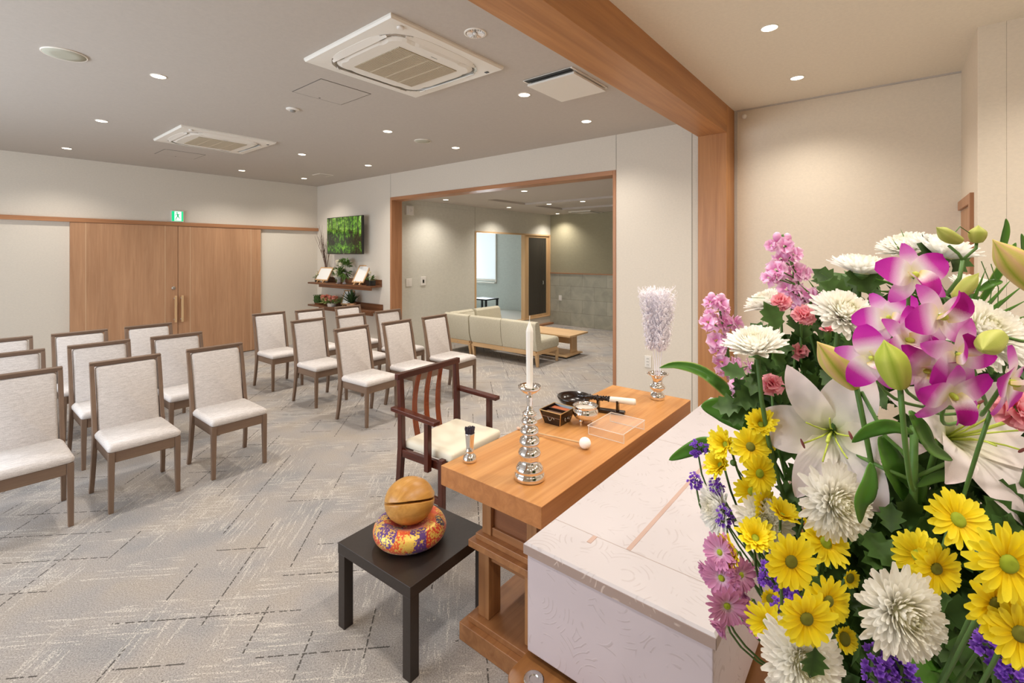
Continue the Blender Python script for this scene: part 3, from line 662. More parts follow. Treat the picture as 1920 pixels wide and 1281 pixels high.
for i, (x, y, a, lb) in enumerate(chairs):
    t = chair0 if i == 0 else copy_tree(chair0)
    t.location = (x, y, 0); t.rotation_euler = (0, 0, R(a)); t['label'] = 'oatmeal upholstered chair ' + lb

# ------------------------------------------------------------------ dark armchair of the priest
M_mah = wood('mahogany_z', '3d1a12', '5e2b1c', 'Z', 0.25); M_mahX = wood('mahogany_x', '3d1a12', '5e2b1c', 'X', 0.25); M_mahY = wood('mahogany_y', '3d1a12', '6a2f1c', 'Y', 0.22); M_mahS = wood('mahogany_slat', '6b2e14', '9a4a22', 'Z', 0.22)
M_cream = plain('cream_vinyl', 'efe6cf', 0.5)
t = thing('armchair', 'dark mahogany armchair with three curved back slats and cream seat at the altar table', 'armchair', (2.215, 2.07, 0), R(4))
def leg4(pts, w_, name, mat): 
    g = MB(); rings = []
    for x, y, z, dx, dy in pts: rings.append([(x - dx / 2, y - dy / 2, z), (x + dx / 2, y - dy / 2, z), (x + dx / 2, y + dy / 2, z), (x - dx / 2, y + dy / 2, z)])
    g.loft(rings); return g.build(name, mat, t, bevel=0.003)
for s in (-1, 1):
    leg4([(s * 0.268, 0.475, 0, 0.036, 0.034), (s * 0.268, 0.448, 0.2, 0.036, 0.038), (s * 0.268, 0.432, 0.40, 0.036, 0.042), (s * 0.268, 0.434, 0.64, 0.036, 0.034), (s * 0.268, 0.445, 0.835, 0.036, 0.03)], 0, 'leg', M_mah)
    leg4([(s * 0.268, 0.075, 0, 0.036, 0.036), (s * 0.268, 0.075, 0.40, 0.036, 0.036)], 0, 'leg', M_mah)
    MB().bar((s * 0.268, 0.09, 0.36), (s * 0.268, 0.415, 0.36), 0.026, 0.05).build('side_rail', M_mahY, t, bevel=0.003)
    MB().bar((s * 0.268, 0.09, 0.14), (s * 0.268, 0.44, 0.14), 0.022, 0.04).build('stretcher', M_mahY, t, bevel=0.003)
    MB().box(s * 0.305 - 0.017, s * 0.305 + 0.017, 0.14, 0.175, 0.32, 0.615).build('arm_post', M_mah, t, bevel=0.003)
    MB().bar((s * 0.303, 0.08, 0.625), (s * 0.298, 0.475, 0.645), 0.052, 0.026).build('armrest', M_mahY, t, bevel=0.004)
MB().box(-0.25, 0.25, 0.06, 0.086, 0.335, 0.385).build('front_rail', M_mahX, t, bevel=0.003)
MB().box(-0.25, 0.25, 0.425, 0.447, 0.335, 0.385).build('rear_rail', M_mahX, t, bevel=0.003)
MB().bar((-0.30, 0.447, 0.85), (0.30, 0.447, 0.85), 0.034, 0.04).build('top_rail', M_mahX, t, bevel=0.004)
for sx in (-0.105, 0.0, 0.105):
    g = MB(); rings = []
    for k in range(13):
        f = k / 12; z = 0.36 + f * 0.48; y = 0.438 + 0.040 * sin(pi * f); wd = 0.044 - 0.010 * f
        x = sx * (1.0 + 0.06 * sin(pi * f))
        rings.append([(x - wd / 2, y - 0.006, z), (x + wd / 2, y - 0.006, z), (x + wd / 2, y + 0.006, z), (x - wd / 2, y + 0.006, z)])
    g.loft(rings); g.build('back_slat', M_mahS, t, smooth=False, bevel=0.002)
g = MB(); secs = []
for zz, ins in ((0.386, 0.004), (0.392, 0.0), (0.425, 0.0), (0.434, 0.006), (0.438, 0.02)): secs.append([(x, y, zz) for x, y in rounded(-0.25 + ins, 0.25 - ins, 0.01 + ins, 0.425 - ins, 0.02)])
g.loft(secs).build('seat_cushion', M_cream, t, smooth=True)

# ------------------------------------------------------------------ altar table
M_altX = wood('cherry_x', 'c3823f', 'e2a766', 'X', 0.42, planks=0.055); M_altShade = wood('cherry_shaded', 'a86a38', 'c4834b', 'X', 0.4); M_altB = wood('cherry_base_x', '946039', 'b17c4e', 'X', 0.42); M_altZ = wood('cherry_z', '9a683f', 'b98556', 'Z', 0.4); M_altY = wood('cherry_y', '94613a', 'ad784c', 'Y', 0.4); M_altD = wood('cherry_panel', '7d4f33', '966240', 'Y', 0.4)
t = thing('altar_table', 'heavy cherry wood altar table with thick top and stepped base', 'table', (2.145, 1.232, 0))
TX0, TX1, TY = -0.785, 0.785, 0.2615
MB().box(TX0, TX1, -TY, TY, 0.667, 0.75).build('tabletop', M_altX, t, bevel=0.002)
for s_ in (-1, 1): MB().box(s_ * (TX1 + 0.0006), s_ * TX1, -TY + 0.001, TY - 0.001, 0.669, 0.7485).build('dark_edge', M_altShade, t)  # thin sheets colour the tabletop sides darker, as shade would
for s_ in (-1, 1): MB().box(TX0 + 0.001, TX1 - 0.001, s_ * (TY + 0.0006), s_ * TY, 0.669, 0.7485).build('dark_edge', M_altShade, t)
def ring_slab(name, x, y, z0, z1, mat): return MB().box(-x, x, -y, y, z0, z1).build(name, mat, t, bevel=0.003)
ring_slab('plinth', 0.727, 0.212, 0.0, 0.075, M_altB); ring_slab('plinth_step', 0.700, 0.185, 0.075, 0.10, M_altB)
ring_slab('lower_shelf', 0.700, 0.185, 0.395, 0.425, M_altB); ring_slab('upper_shelf', 0.675, 0.165, 0.425, 0.45, M_altB)
for sx in (-1, 1):
    for sy in (-1, 1):
        MB().box(sx * 0.668, sx * 0.59, sy * 0.155, sy * 0.095, 0.10, 0.395).build('leg', M_altZ, t, bevel=0.003)
        MB().box(sx * 0.655, sx * 0.60, sy * 0.145, sy * 0.095, 0.45, 0.667).build('post', M_altZ, t, bevel=0.003)
    MB().box(sx * 0.655, sx * 0.635, -0.095, 0.095, 0.345, 0.395).build('side_rail', M_altY, t, bevel=0.002)
    MB().box(sx * 0.635, sx * 0.615, -0.095, 0.095, 0.45, 0.667).build('end_panel', M_altD, t)
    MB().box(sx * 0.648, sx * 0.615, -0.095, 0.095, 0.45, 0.485).build('panel_sill', M_altY, t, bevel=0.002)
for sy in (-1, 1):
    MB().box(-0.60, 0.60, sy * 0.135, sy * 0.12, 0.45, 0.667).build('drawer_front', M_altD, t)
    MB().box(-0.60, 0.60, sy * 0.145, sy * 0.125, 0.345, 0.395).build('long_rail', M_altX, t, bevel=0.002)

# ------------------------------------------------------------------ low black side table, cushion and wooden fish
M_lack = plain('black_brown_laminate', '2b221d', 0.42, nscale=80)
t = thing('side_table', 'low square black brown side table holding the wooden fish drum', 'side table', (1.378, 1.685, 0), R(2.5))
MB().box(-0.238, 0.238, -0.238, 0.238, 0.322, 0.37).build('tabletop', M_lack, t, bevel=0.002)
for sx in (-1, 1):
    for sy in (-1, 1): MB().box(sx * 0.2365, sx * 0.1915, sy * 0.2365, sy * 0.1915, 0, 0.322).build('leg', M_lack, t, bevel=0.002)
def brocade():
    m, nt, b = new_mat('brocade')
    tc = N(nt, 'ShaderNodeTexCoord')
    v = N(nt, 'ShaderNodeTexVoronoi', distance='MANHATTAN'); v.inputs['Scale'].default_value = 10.0; nt.links.new(tc.outputs['Object'], v.inputs['Vector'])
    s = N(nt, 'ShaderNodeSeparateColor'); nt.links.new(v.outputs['Color'], s.inputs[0])
    r = ramp(nt, [(0.0, 'd9541f'), (0.26, 'c93c22'), (0.40, '5a2f7a'), (0.55, 'e0752a'), (0.68, '2f2a4c'), (0.76, '8f9a8c'), (0.84, 'd9541f')], 'CONSTANT'); nt.links.new(s.outputs[0], r.inputs[0])
    n = N(nt, 'ShaderNodeTexNoise'); n.inputs['Scale'].default_value = 120; n.inputs['Detail'].default_value = 2; nt.links.new(tc.outputs['Object'], n.inputs['Vector'])
    n2 = N(nt, 'ShaderNodeTexNoise'); n2.inputs['Scale'].default_value = 14; nt.links.new(tc.outputs['Object'], n2.inputs['Vector'])
    thr = mathn(nt, 'GREATER_THAN', mathn(nt, 'ADD', n.outputs[0], mathn(nt, 'MULTIPLY', n2.outputs[0], 0.8)), 0.95)
    mx = N(nt, 'ShaderNodeMix', data_type='RGBA'); mx.inputs[7].default_value = rgb('e6bf58'); nt.links.new(thr, mx.inputs[0]); nt.links.new(r.outputs[0], mx.inputs[6])
    nt.links.new(mx.outputs[2], b.inputs['Base Color']); nt.links.new(mathn(nt, 'MULTIPLY', thr, 0.35), b.inputs['Metallic']); b.inputs['Roughness'].default_value = 0.42; b.inputs['Sheen Weight'].default_value = 0.2
    return m
cx, cy = 1.345, 1.68
prof = [(0.06, 0.0), (0.115, 0.002), (0.148, 0.018), (0.163, 0.045), (0.160, 0.07), (0.142, 0.094), (0.118, 0.102), (0.09, 0.094), (0.06, 0.074), (0.03, 0.066)]
o = MB().lathe(prof, 56).build('drum_cushion', brocade(), smooth=True, subd=1); o.location = (cx, cy, 0.372); tag(o, 'round orange and gold brocade cushion under the wooden fish drum', 'cushion')
# fish: two wooden half shells around a mouth slit
M_fish = wood('fish_wood', 'b67d33', 'd9a254', 'X', 0.35, 1.4)
g = MB(); nu, nv = 160, 180; RR = 0.108; vs = []; fs = []
side = R(-128)                                     # where the mouth looks: toward the altar side
for i in range(nv + 1):
    ph = -pi / 2 + pi * i / nv
    for j in range(nu):
        a = 2 * pi * j / nu; v = Vector((cos(ph) * cos(a), cos(ph) * sin(a), sin(ph)))
        r = RR * (1 + 0.02 * cos(2 * ph))
        dz = v.z - 0.40 * cos(a - side)
        da = abs((a - side + pi) % (2 * pi) - pi)
        k = max(0.0, 1 - (dz / 0.042) ** 6) if abs(dz) < 0.042 else 0
        if da < 1.62: r -= 0.05 * k * min(1, (1.62 - da) * 5)
        else: pass
        if 1.65 < ((a - side + pi) % (2 * pi) - pi) < 2.6 and -0.5 < v.z < 0.6: r += 0.007 * max(0, sin(da * 11)) * max(0, sin(v.z * 9 + 1))
        vs.append(Vector((v.x * r, v.y * r, v.z * r * 0.90)))
for i in range(nv):
    for j in range(nu): x = i * nu + j; y = i * nu + (j + 1) % nu; fs.append((x, y, y + nu, x + nu))
g.add(vs, fs)
o = g.build('wooden_fish_drum', M_fish, smooth=True); o.location = (cx + 0.005, cy + 0.01, 0.541); tag(o, 'round polished wooden fish drum with mouth slit resting on the brocade cushion', 'drum')

# ------------------------------------------------------------------ things on the altar table
TT = 0.7505
t = thing('candlestick', 'tall silver candlestick with stacked round knops on the altar table', 'candlestick', (1.504, 1.132, TT))
prof = [(0.055, 0.0), (0.062, 0.004), (0.063, 0.016), (0.058, 0.026), (0.053, 0.03), (0.056, 0.036), (0.056, 0.046), (0.046, 0.058), (0.040, 0.064), (0.036, 0.068), (0.038, 0.086), (0.044, 0.094), (0.046, 0.104), (0.040, 0.116), (0.028, 0.124), (0.026, 0.127), (0.036, 0.134), (0.042, 0.146), (0.038, 0.160), (0.026, 0.169), (0.022, 0.172), (0.032, 0.178), (0.038, 0.189), (0.034, 0.201), (0.022, 0.209), (0.018, 0.212), (0.028, 0.218), (0.033, 0.228), (0.028, 0.239), (0.017, 0.246), (0.014, 0.249), (0.026, 0.254), (0.0285, 0.262), (0.022, 0.269), (0.012, 0.275), (0.015, 0.279), (0.012, 0.284), (0.009, 0.290), (0.0125, 0.296), (0.011, 0.312), (0.013, 0.322), (0.0145, 0.328), (0.011, 0.334), (0.013, 0.338), (0.030, 0.346), (0.043, 0.358), (0.046, 0.370), (0.0445, 0.371), (0.040, 0.360), (0.028, 0.352), (0.012, 0.349)]
MB().lathe(prof, 48).build('stem', M_chrome, t, smooth=True)
o = MB().lathe([(0.0125, 0.0), (0.0135, 0.10), (0.0145, 0.238), (0.012, 0.250), (0.004, 0.272), (0.0015, 0.278)], 8).build('candle_body', plain('white_wax', 'f3ede4', 0.45, sss=0.2))
c = thing('candle', 'tall white unlit candle standing in the silver candlestick', 'candle', (1.504, 1.132, TT + 0.3495)); o.parent = c
MB().tube([(0, 0, 0.276), (0.0005, 0, 0.288), (0.003, 0.001, 0.300)], 0.0014, 6).build('wick', plain('wick', 'dcd6c6', 0.9), c)
t = thing('incense_holder', 'small silver cylinder of dark incense sticks at the table corner', 'incense holder', (1.464, 1.425, TT))
MB().lathe([(0.024, 0.0), (0.030, 0.003), (0.031, 0.012), (0.025, 0.026), (0.015, 0.034), (0.013, 0.038), (0.017, 0.042), (0.0175, 0.047), (0.015, 0.05), (0.0165, 0.07), (0.0205, 0.118), (0.0215, 0.122), (0.019, 0.122), (0.017, 0.10)], 32).build('cup', M_chrome, t, smooth=True)
M_inc = plain('incense', '3b3442', 0.8); rnd = random.Random(4)
g = MB()
for k in range(90):
    a = rnd.uniform(0, 2 * pi); q = 0.017 * sqrt(rnd.random()); g.tube([(q * 0.8 * cos(a), q * .8 * sin(a), 0.10), (q * 1.3 * cos(a), q * 1.3 * sin(a), 0.145 + rnd.uniform(-.003, .003))], 0.002, 5)
g.build('sticks', M_inc, t)['kind'] = 'stuff'
# vase with silver tassels
t = thing('vase', 'silver trumpet vase holding white paper tassels at the far table corner', 'vase', (2.82, 1.135, TT))
MB().lathe([(0.040, 0), (0.043, 0.004), (0.044, 0.02), (0.038, 0.034), (0.026, 0.044), (0.024, 0.05), (0.036, 0.058), (0.046, 0.070), (0.046, 0.080), (0.034, 0.092), (0.028, 0.098), (0.029, 0.118), (0.036, 0.134), (0.052, 0.148), (0.066, 0.156), (0.068, 0.160), (0.066, 0.163), (0.055, 0.158), (0.03, 0.14), (0.022, 0.12)], 48).build('body', M_chrome, t, smooth=True)
M_tas = petal_mat('white_tassel_paper', [(0.0, 'fbf8fc'), (1.0, 'fffdff')], trans=0.45)
tas = []
for k in range(4):
    a = 0.7 + k * pi / 2; r0, r1 = 0.012, 0.062
    o = thing('paper_tassel', 'white curled paper tassel in the silver vase, %s' % ('the one toward the camera', 'the one toward the column', 'the one toward the lobby', 'the one toward the seats')[k], 'paper flower', (2.82, 1.135, TT + 0.06), 0, 'paper tassels in the vase')
    MB().tube([(r0 * cos(a), r0 * sin(a), 0), (0.018 * cos(a), 0.018 * sin(a), 0.17), (r1 * cos(a) * 0.8, r1 * sin(a) * 0.8, 0.40), (r1 * cos(a) * 1.1, r1 * sin(a) * 1.1, 0.58)], 0.0028, 6).build('stem', M_tas, o)
    g = MB(); rr = random.Random(k + 10)
    for i in range(520):
        f = rr.random(); z = 0.235 + f * 0.36; ax = r1 * (0.65 + 0.45 * f); c0 = Vector((ax * cos(a), ax * sin(a), z))
        ang = rr.uniform(0, 2 * pi); L = (0.036 + 0.022 * f) * rr.uniform(0.8, 1.15); d = Vector((cos(ang), sin(ang), rr.uniform(0.0, 0.5))).normalized()
        sd = d.cross(UP).normalized() * 0.0030
        p1 = c0 + d * L * 0.45 + UP * 0.002; p2 = c0 + d * L * 0.9 + UP * 0.010; p3 = c0 + d * L + UP * 0.018; p4 = c0 + d * L * 0.88 + UP * 0.024
        g.add([c0 - sd, c0 + sd, p1 - sd, p1 + sd, p2 - sd, p2 + sd, p3 - sd, p3 + sd, p4 - sd, p4 + sd], [(0, 1, 3, 2), (2, 3, 5, 4), (4, 5, 7, 6), (6, 7, 9, 8)])
    g.build('curled_fringe', M_tas, o)
# incense powder box
M_lacq = plain('black_lacquer', '1c100c', 0.15, spec=0.7); M_gold = plain('gold_line', (0.75, 0.50, 0.22), 0.35, 0.8)
t = thing('incense_box', 'black lacquer incense box with gold edges and two compartments', 'box', (2.10, 1.395, TT), R(1))
g = MB(); bw, bd, tw, td, hh = 0.052, 0.048, 0.072, 0.066, 0.072
def rect(a, b_, z): return [(-a, -b_, z), (a, -b_, z), (a, b_, z), (-a, b_, z)]
g.loft([rect(bw, bd, 0), rect(tw, td, hh), rect(tw - 0.006, td - 0.006, hh), rect(bw + 0.004, bd + 0.004, 0.035)]); g.box(-0.004, 0.004, -td + 0.008, td - 0.008, 0.03, hh - 0.004)
g.build('body', M_lacq, t)
g = MB(); e = 0.0022
cr = [(-tw, -td), (tw, -td), (tw, td), (-tw, td)]; cb = [(-bw, -bd), (bw, -bd), (bw, bd), (-bw, bd)]
for k in range(4):
    g.bar((*cr[k], hh), (*cr[(k + 1) % 4], hh), e * 1.6); g.bar((*cb[k], 0.002), (*cr[k], hh), e * 1.4)
g.build('gold_edging', M_gold, t)
g = MB()
for sx in (1,):
    g.tube([(-0.02 + 0.005 * math.cos(k * .7), -0.0585 - 0.003, 0.03 + 0.008 * math.sin(k * 0.7)) for k in range(9)], 0.0016, 6)
    g.tube([(0.005 + k * 0.004, -0.0575 - 0.003, 0.028 + 0.006 * math.sin(k * 1.1)) for k in range(9)], 0.0016, 6)
    g.tube([(-0.063, -0.02 + k * 0.005, 0.032 + 0.010 * math.sin(k * 0.9)) for k in range(9)], 0.0018, 6)
g.build('scroll_emblem', plain('silver_paint', 'b5b0a6', 0.35, 0.6), t)
MB().box(-tw + 0.008, -0.004, -td + 0.008, td - 0.008, 0.04, 0.055).build('incense_powder', plain('brown_powder', '7b5c4a', 0.95), t)
MB().box(0.004, tw - 0.008, -td + 0.008, td - 0.008, 0.04, 0.060).build('ember_tray', plain('rust_powder', 'b1603a', 0.9), t)
# burner
t = thing('incense_burner', 'small round silver incense burner with ash standing on three feet', 'incense burner', (2.165, 1.262, TT))
MB().lathe([(0.012, 0.022), (0.034, 0.026), (0.056, 0.038), (0.067, 0.055), (0.068, 0.068), (0.062, 0.080), (0.056, 0.086), (0.058, 0.092), (0.066, 0.100), (0.064, 0.102), (0.054, 0.094), (0.052, 0.084), (0.052, 0.080)], 44, cap1=False).build('bowl', M_chrome, t, smooth=True)
for k in range(3):
    a = R(-70 + 120 * k); g = MB().lathe([(0.006, 0), (0.008, 0.003), (0.005, 0.010), (0.007, 0.02), (0.010, 0.032)], 14, (0.036 * cos(a), 0.036 * sin(a), 0)); g.build('foot', M_chrome, t, smooth=True)
MB().lathe([(0.053, 0.078), (0.050, 0.081), (0.01, 0.082)], 32).build('ash', plain('ash', 'cfc6ba', 0.95), t)
for s in (-1, 1): MB().tube([(s * 0.064, 0.0, 0.06), (s * 0.08, 0.0, 0.066), (s * 0.082, 0.0, 0.082), (s * 0.068, 0.0, 0.092)], 0.004, 8).build('handle', M_chrome, t, smooth=True)
# bell (black lacquer dish gong) with black and white handle beater stand
t = thing('bell_dish', 'shallow black lacquer dish behind the incense box', 'dish', (2.40, 1.475, TT))
MB().lathe([(0.045, 0.0), (0.06, 0.004), (0.085, 0.020), (0.098, 0.042), (0.101, 0.052), (0.098, 0.052), (0.08, 0.026), (0.05, 0.012)], 48).build('bowl', M_lacq, t, smooth=True)
MB().lathe([(0.045, 0.0), (0.05, 0.002), (0.05, 0.006)], 32).build('foot_ring', M_lacq, t, smooth=True)
t = thing('bell_stand', 'narrow black lacquer stand with two cradles under the bell handle', 'stand', (2.40, 1.265, TT), R(-74))
MB().box(-0.105, 0.105, -0.022, 0.022, 0, 0.018).build('base', M_lacq, t, bevel=0.005, seg=3)
for x in (-0.045, 0.065):
    g = MB(); g.loft([[(x - 0.008, -0.014, 0.018), (x + 0.008, -0.014, 0.018), (x + 0.008, 0.014, 0.018), (x - 0.008, 0.014, 0.018)], [(x - 0.006, -0.020, 0.060), (x + 0.006, -0.020, 0.060), (x + 0.006, 0.020, 0.060), (x - 0.006, 0.020, 0.060)]])
    g.box(x - 0.006, x + 0.006, -0.020, -0.014, 0.06, 0.075); g.box(x - 0.006, x + 0.006, 0.014, 0.020, 0.06, 0.075); g.build('cradle', M_lacq, t, bevel=0.002)
t = thing('bell_hammer', 'bell striker with ivory white grip and black studded head lying on the stand', 'bell striker', (2.40, 1.265, TT + 0.077), R(-74))
MB().lathe([(0.012, 0.02), (0.015, 0.024), (0.0165, 0.06), (0.0175, 0.12), (0.0185, 0.155), (0.016, 0.163), (0.006, 0.165)], 28, axis='X').build('grip', plain('ivory', 'efe8d8', 0.35), t, smooth=True)
g = MB(); rr = random.Random(9)
g.lathe([(0.009, -0.165), (0.013, -0.16), (0.011, -0.06), (0.012, 0.02)], 20, axis='X')
g.build('shaft', M_lacq, t, smooth=True)
g = MB()
for k in range(90):
    a = rr.uniform(0, 2 * pi); x = rr.uniform(-0.165, 0.022); q = 0.0125; g.ball((x, q * cos(a), q * sin(a)), 0.0042, nu=8, nv=5)
g.build('studs', plain('black_bead', '100e0e', 0.12, spec=0.8), t, smooth=True)
# acrylic riser
def acrylic():
    m, nt, b = new_mat('clear_acrylic'); b.inputs['Base Color'].default_value = (0.98, 0.97, 0.96, 1); b.inputs['Roughness'].default_value = 0.02; b.inputs['IOR'].default_value = 1.2; b.inputs['Alpha'].default_value = 0.06; b.inputs['Specular IOR Level'].default_value = 0.9
    return m
M_acr = acrylic(); m, nt, b = new_mat('acrylic_edge'); b.inputs['Base Color'].default_value = rgb('f6ece0'); b.inputs['Alpha'].default_value = 0.55; b.inputs['Roughness'].default_value = 0.1; M_acre = m
t = thing('acrylic_riser', 'clear acrylic riser stand lying empty beside the incense burner', 'riser', (2.17, 1.085, TT))
ax, ay, az = 0.115, 0.095, 0.047
MB().box(-ax - 0.01, ax + 0.01, -ay, ay, az - 0.003, az).build('top_plate', M_acr, t)
for s in (-1, 1): MB().box(s * ax, s * (ax - 0.003), -ay, ay, 0, az - 0.003).build('side_plate', M_acr, t)
g = MB(); z1 = az - 0.0015; q = 0.0028
X_ = ax + 0.01
for a, b_ in (((-X_, -ay), (X_, -ay)), ((X_, -ay), (X_, ay)), ((X_, ay), (-X_, ay)), ((-X_, ay), (-X_, -ay))): g.bar((*a, z1), (*b_, z1), q)
for s in (-1, 1):
    for y in (-ay, ay): g.bar((s * ax, y, 0), (s * ax, y, az - 0.003), q)
    g.bar((s * ax, -ay, 0.0015), (s * ax, ay, 0.0015), q)
g.build('polished_edge', M_acre, t)
# mallet
t = thing('mallet', 'drum mallet with thin wooden stick and white padded head on the table', 'mallet', (1.892, 1.105, TT))
MB().ball((0, 0, 0.026), 0.027, 0.027, 0.026, 28, 18).build('padded_head', plain('white_felt', 'f4efe8', 0.8), t, smooth=True)
MB().tube([(0.0, 0.02, 0.022), (-0.006, 0.2, 0.013), (-0.012, 0.375, 0.006)], 0.004, 10, r2=0.0045).build('stick', M_lightY, t, smooth=True)
MB().ball((-0.012, 0.382, 0.0075), 0.0075, 0.010, 0.0075, 14, 8).build('stick_knob', plain('rose_wood_tip', 'e2b9a0', 0.5), t, smooth=True)

# ------------------------------------------------------------------ coffin and bier
def damask(name, c1, c2, scale=1.0, contrast=1.0, bump=0.22):
    """pale satin with fine curling leaf strokes woven in"""
    m, nt, b = new_mat(name)
    mp = mapping(nt, (scale, scale, scale))
    cell = N(nt, 'ShaderNodeTexVoronoi'); cell.inputs['Scale'].default_value = 6; nt.links.new(mp.outputs[0], cell.inputs['Vector'])
    # concentric strokes round each cell's centre give the curled leaves
    ring = mathn(nt, 'SINE', mathn(nt, 'MULTIPLY', cell.outputs['Distance'], 75.0))
    th = N(nt, 'ShaderNodeMapRange'); th.inputs[1].default_value = 0.62; th.inputs[2].default_value = 0.95; nt.links.new(ring, th.inputs[0])
    gate = N(nt, 'ShaderNodeTexNoise'); gate.inputs['Scale'].default_value = 22; gate.inputs['Detail'].default_value = 1; nt.links.new(mp.outputs[0], gate.inputs['Vector'])
    gt = N(nt, 'ShaderNodeMapRange'); gt.inputs[1].default_value = 0.53; gt.inputs[2].default_value = 0.60; nt.links.new(gate.outputs[0], gt.inputs[0])
    k = mathn(nt, 'MULTIPLY', th.outputs[0], gt.outputs[0])
    mx = N(nt, 'ShaderNodeMix', data_type='RGBA'); mx.inputs[6].default_value = rgb(c1); mx.inputs[7].default_value = rgb(c2); nt.links.new(mathn(nt, 'MULTIPLY', k, contrast), mx.inputs[0])
    nt.links.new(mx.outputs[2], b.inputs['Base Color']); b.inputs['Specular IOR Level'].default_value = 0.4
    rr_ = N(nt, 'ShaderNodeMapRange'); rr_.inputs[3].default_value = 0.5; rr_.inputs[4].default_value = 0.7; nt.links.new(k, rr_.inputs[0]); nt.links.new(rr_.outputs[0], b.inputs['Roughness'])
    bp = N(nt, 'ShaderNodeBump'); bp.inputs['Strength'].default_value = bump; bp.inputs['Distance'].default_value = 0.003; nt.links.new(k, bp.inputs['Height']); nt.links.new(bp.outputs[0], b.inputs['Normal'])
    return m
M_dam = damask('damask_white', 'bfb8b9', 'afa5a4', 1.0, 0.55); M_damband = damask('damask_band', 'a48f86', 'c9b6ac', 1.0, 0.9); M_damside = damask('damask_side', 'cabdc1', 'b6a8a8', 1.0, 0.5); M_rib = plain('rose_satin', 'b69a8d', 0.5)
KX0, KX1, KY0, KY1, KT = 1.148, 3.035, 0.322, 0.887, 0.76
KB = 0.425
t = thing('coffin', 'long coffin covered in pale pink white damask cloth beside the altar table', 'coffin', ((KX0 + KX1) / 2, (KY0 + KY1) / 2, KB))
hx, hy = (KX1 - KX0) / 2, (KY1 - KY0) / 2; H_ = KT - KB
MB().box(-hx + 0.008, hx - 0.008, -hy + 0.008, hy - 0.008, 0, H_ - 0.034).build('body', M_damside, t, bevel=0.004)
lid = MB().loft([rect(hx, hy, H_ - 0.035), rect(hx, hy, H_ - 0.006), rect(hx - 0.006, hy - 0.006, H_)]).build('lid', M_dam, t)
g = MB(); e = 0.0012
g.box(-hx - e, -hx, -hy, hy, H_ - 0.034, H_ - 0.007); g.box(hx, hx + e, -hy, hy, H_ - 0.034, H_ - 0.007); g.box(-hx, hx, -hy - e, -hy, H_ - 0.034, H_ - 0.007); g.box(-hx, hx, hy, hy + e, H_ - 0.034, H_ - 0.007)
g.build('dark_edge', M_damband, lid)
M_seam = plain('lid_seam', 'a89a92', 0.8)
g = MB(); mx_ = (KX0 + KX1) / 2
for xs in (1.313, 2.187): g.box(xs - mx_ - 0.0012, xs - mx_ + 0.0012, -hy + 0.004, hy - 0.006, H_ - 0.001, H_ + 0.0006)
g.build('seam', M_seam, lid)
my_ = (KY0 + KY1) / 2
MB().box(1.315 - mx_, 2.185 - mx_, 0.612 - my_, 0.626 - my_, H_ - 0.0005, H_ + 0.001).build('ribbon', M_rib, lid)
MB().box(1.27 - mx_, 1.312 - mx_, 0.722 - my_, 0.736 - my_, H_, H_ + 0.0015).build('hinge_tab', M_rib, lid)
g = MB()
for x in (-0.8, 0, 0.8): g.box(x - 0.05, x + 0.05, -0.2, 0.2, -0.0245, 0)
g.build('foot_block', M_black, t)
M_bier = wood('bier_oak', '7a4f2b', '99683c', 'X', 0.3); 
t = thing('bier', 'oak bier with rounded corners and steel studs carrying the coffin', 'bier', (2.10, 0.595, 0))
MB().loft([[(x, y, z) for x, y in rounded(-1.05, 1.05, -0.35, 0.30, 0.05)] for z in (0.345, 0.40)]).build('board', M_bier, t, bevel=0.003)
for sx in (-1, 1):
    for sy in (-0.33, 0.22):
        if sy < 0: q = -0.29
        MB().lathe([(0.030, 0.40), (0.030, 0.4025), (0.027, 0.4045), (0.014, 0.4045), (0.012, 0.4015)], 28, (sx * 0.99, 0.225 if sy > 0 else -0.28, 0)).build('steel_stud', M_steel, t)
    for y in (-0.28, 0.22): MB().box(sx * 0.93, sx * 0.87, y - 0.03, y + 0.03, 0.05, 0.345).build('leg', M_bier, t, bevel=0.003); 
    for y in (-0.28, 0.22): MB().lathe([(0.025, -0.015), (0.025, 0.015)], 16, (sx * 0.90, y, 0.025), axis='Y').build('wheel', M_black, t)
MB().box(-0.93, 0.93, -0.02, 0.02, 0.2, 0.24).build('stretcher', M_bier, t)
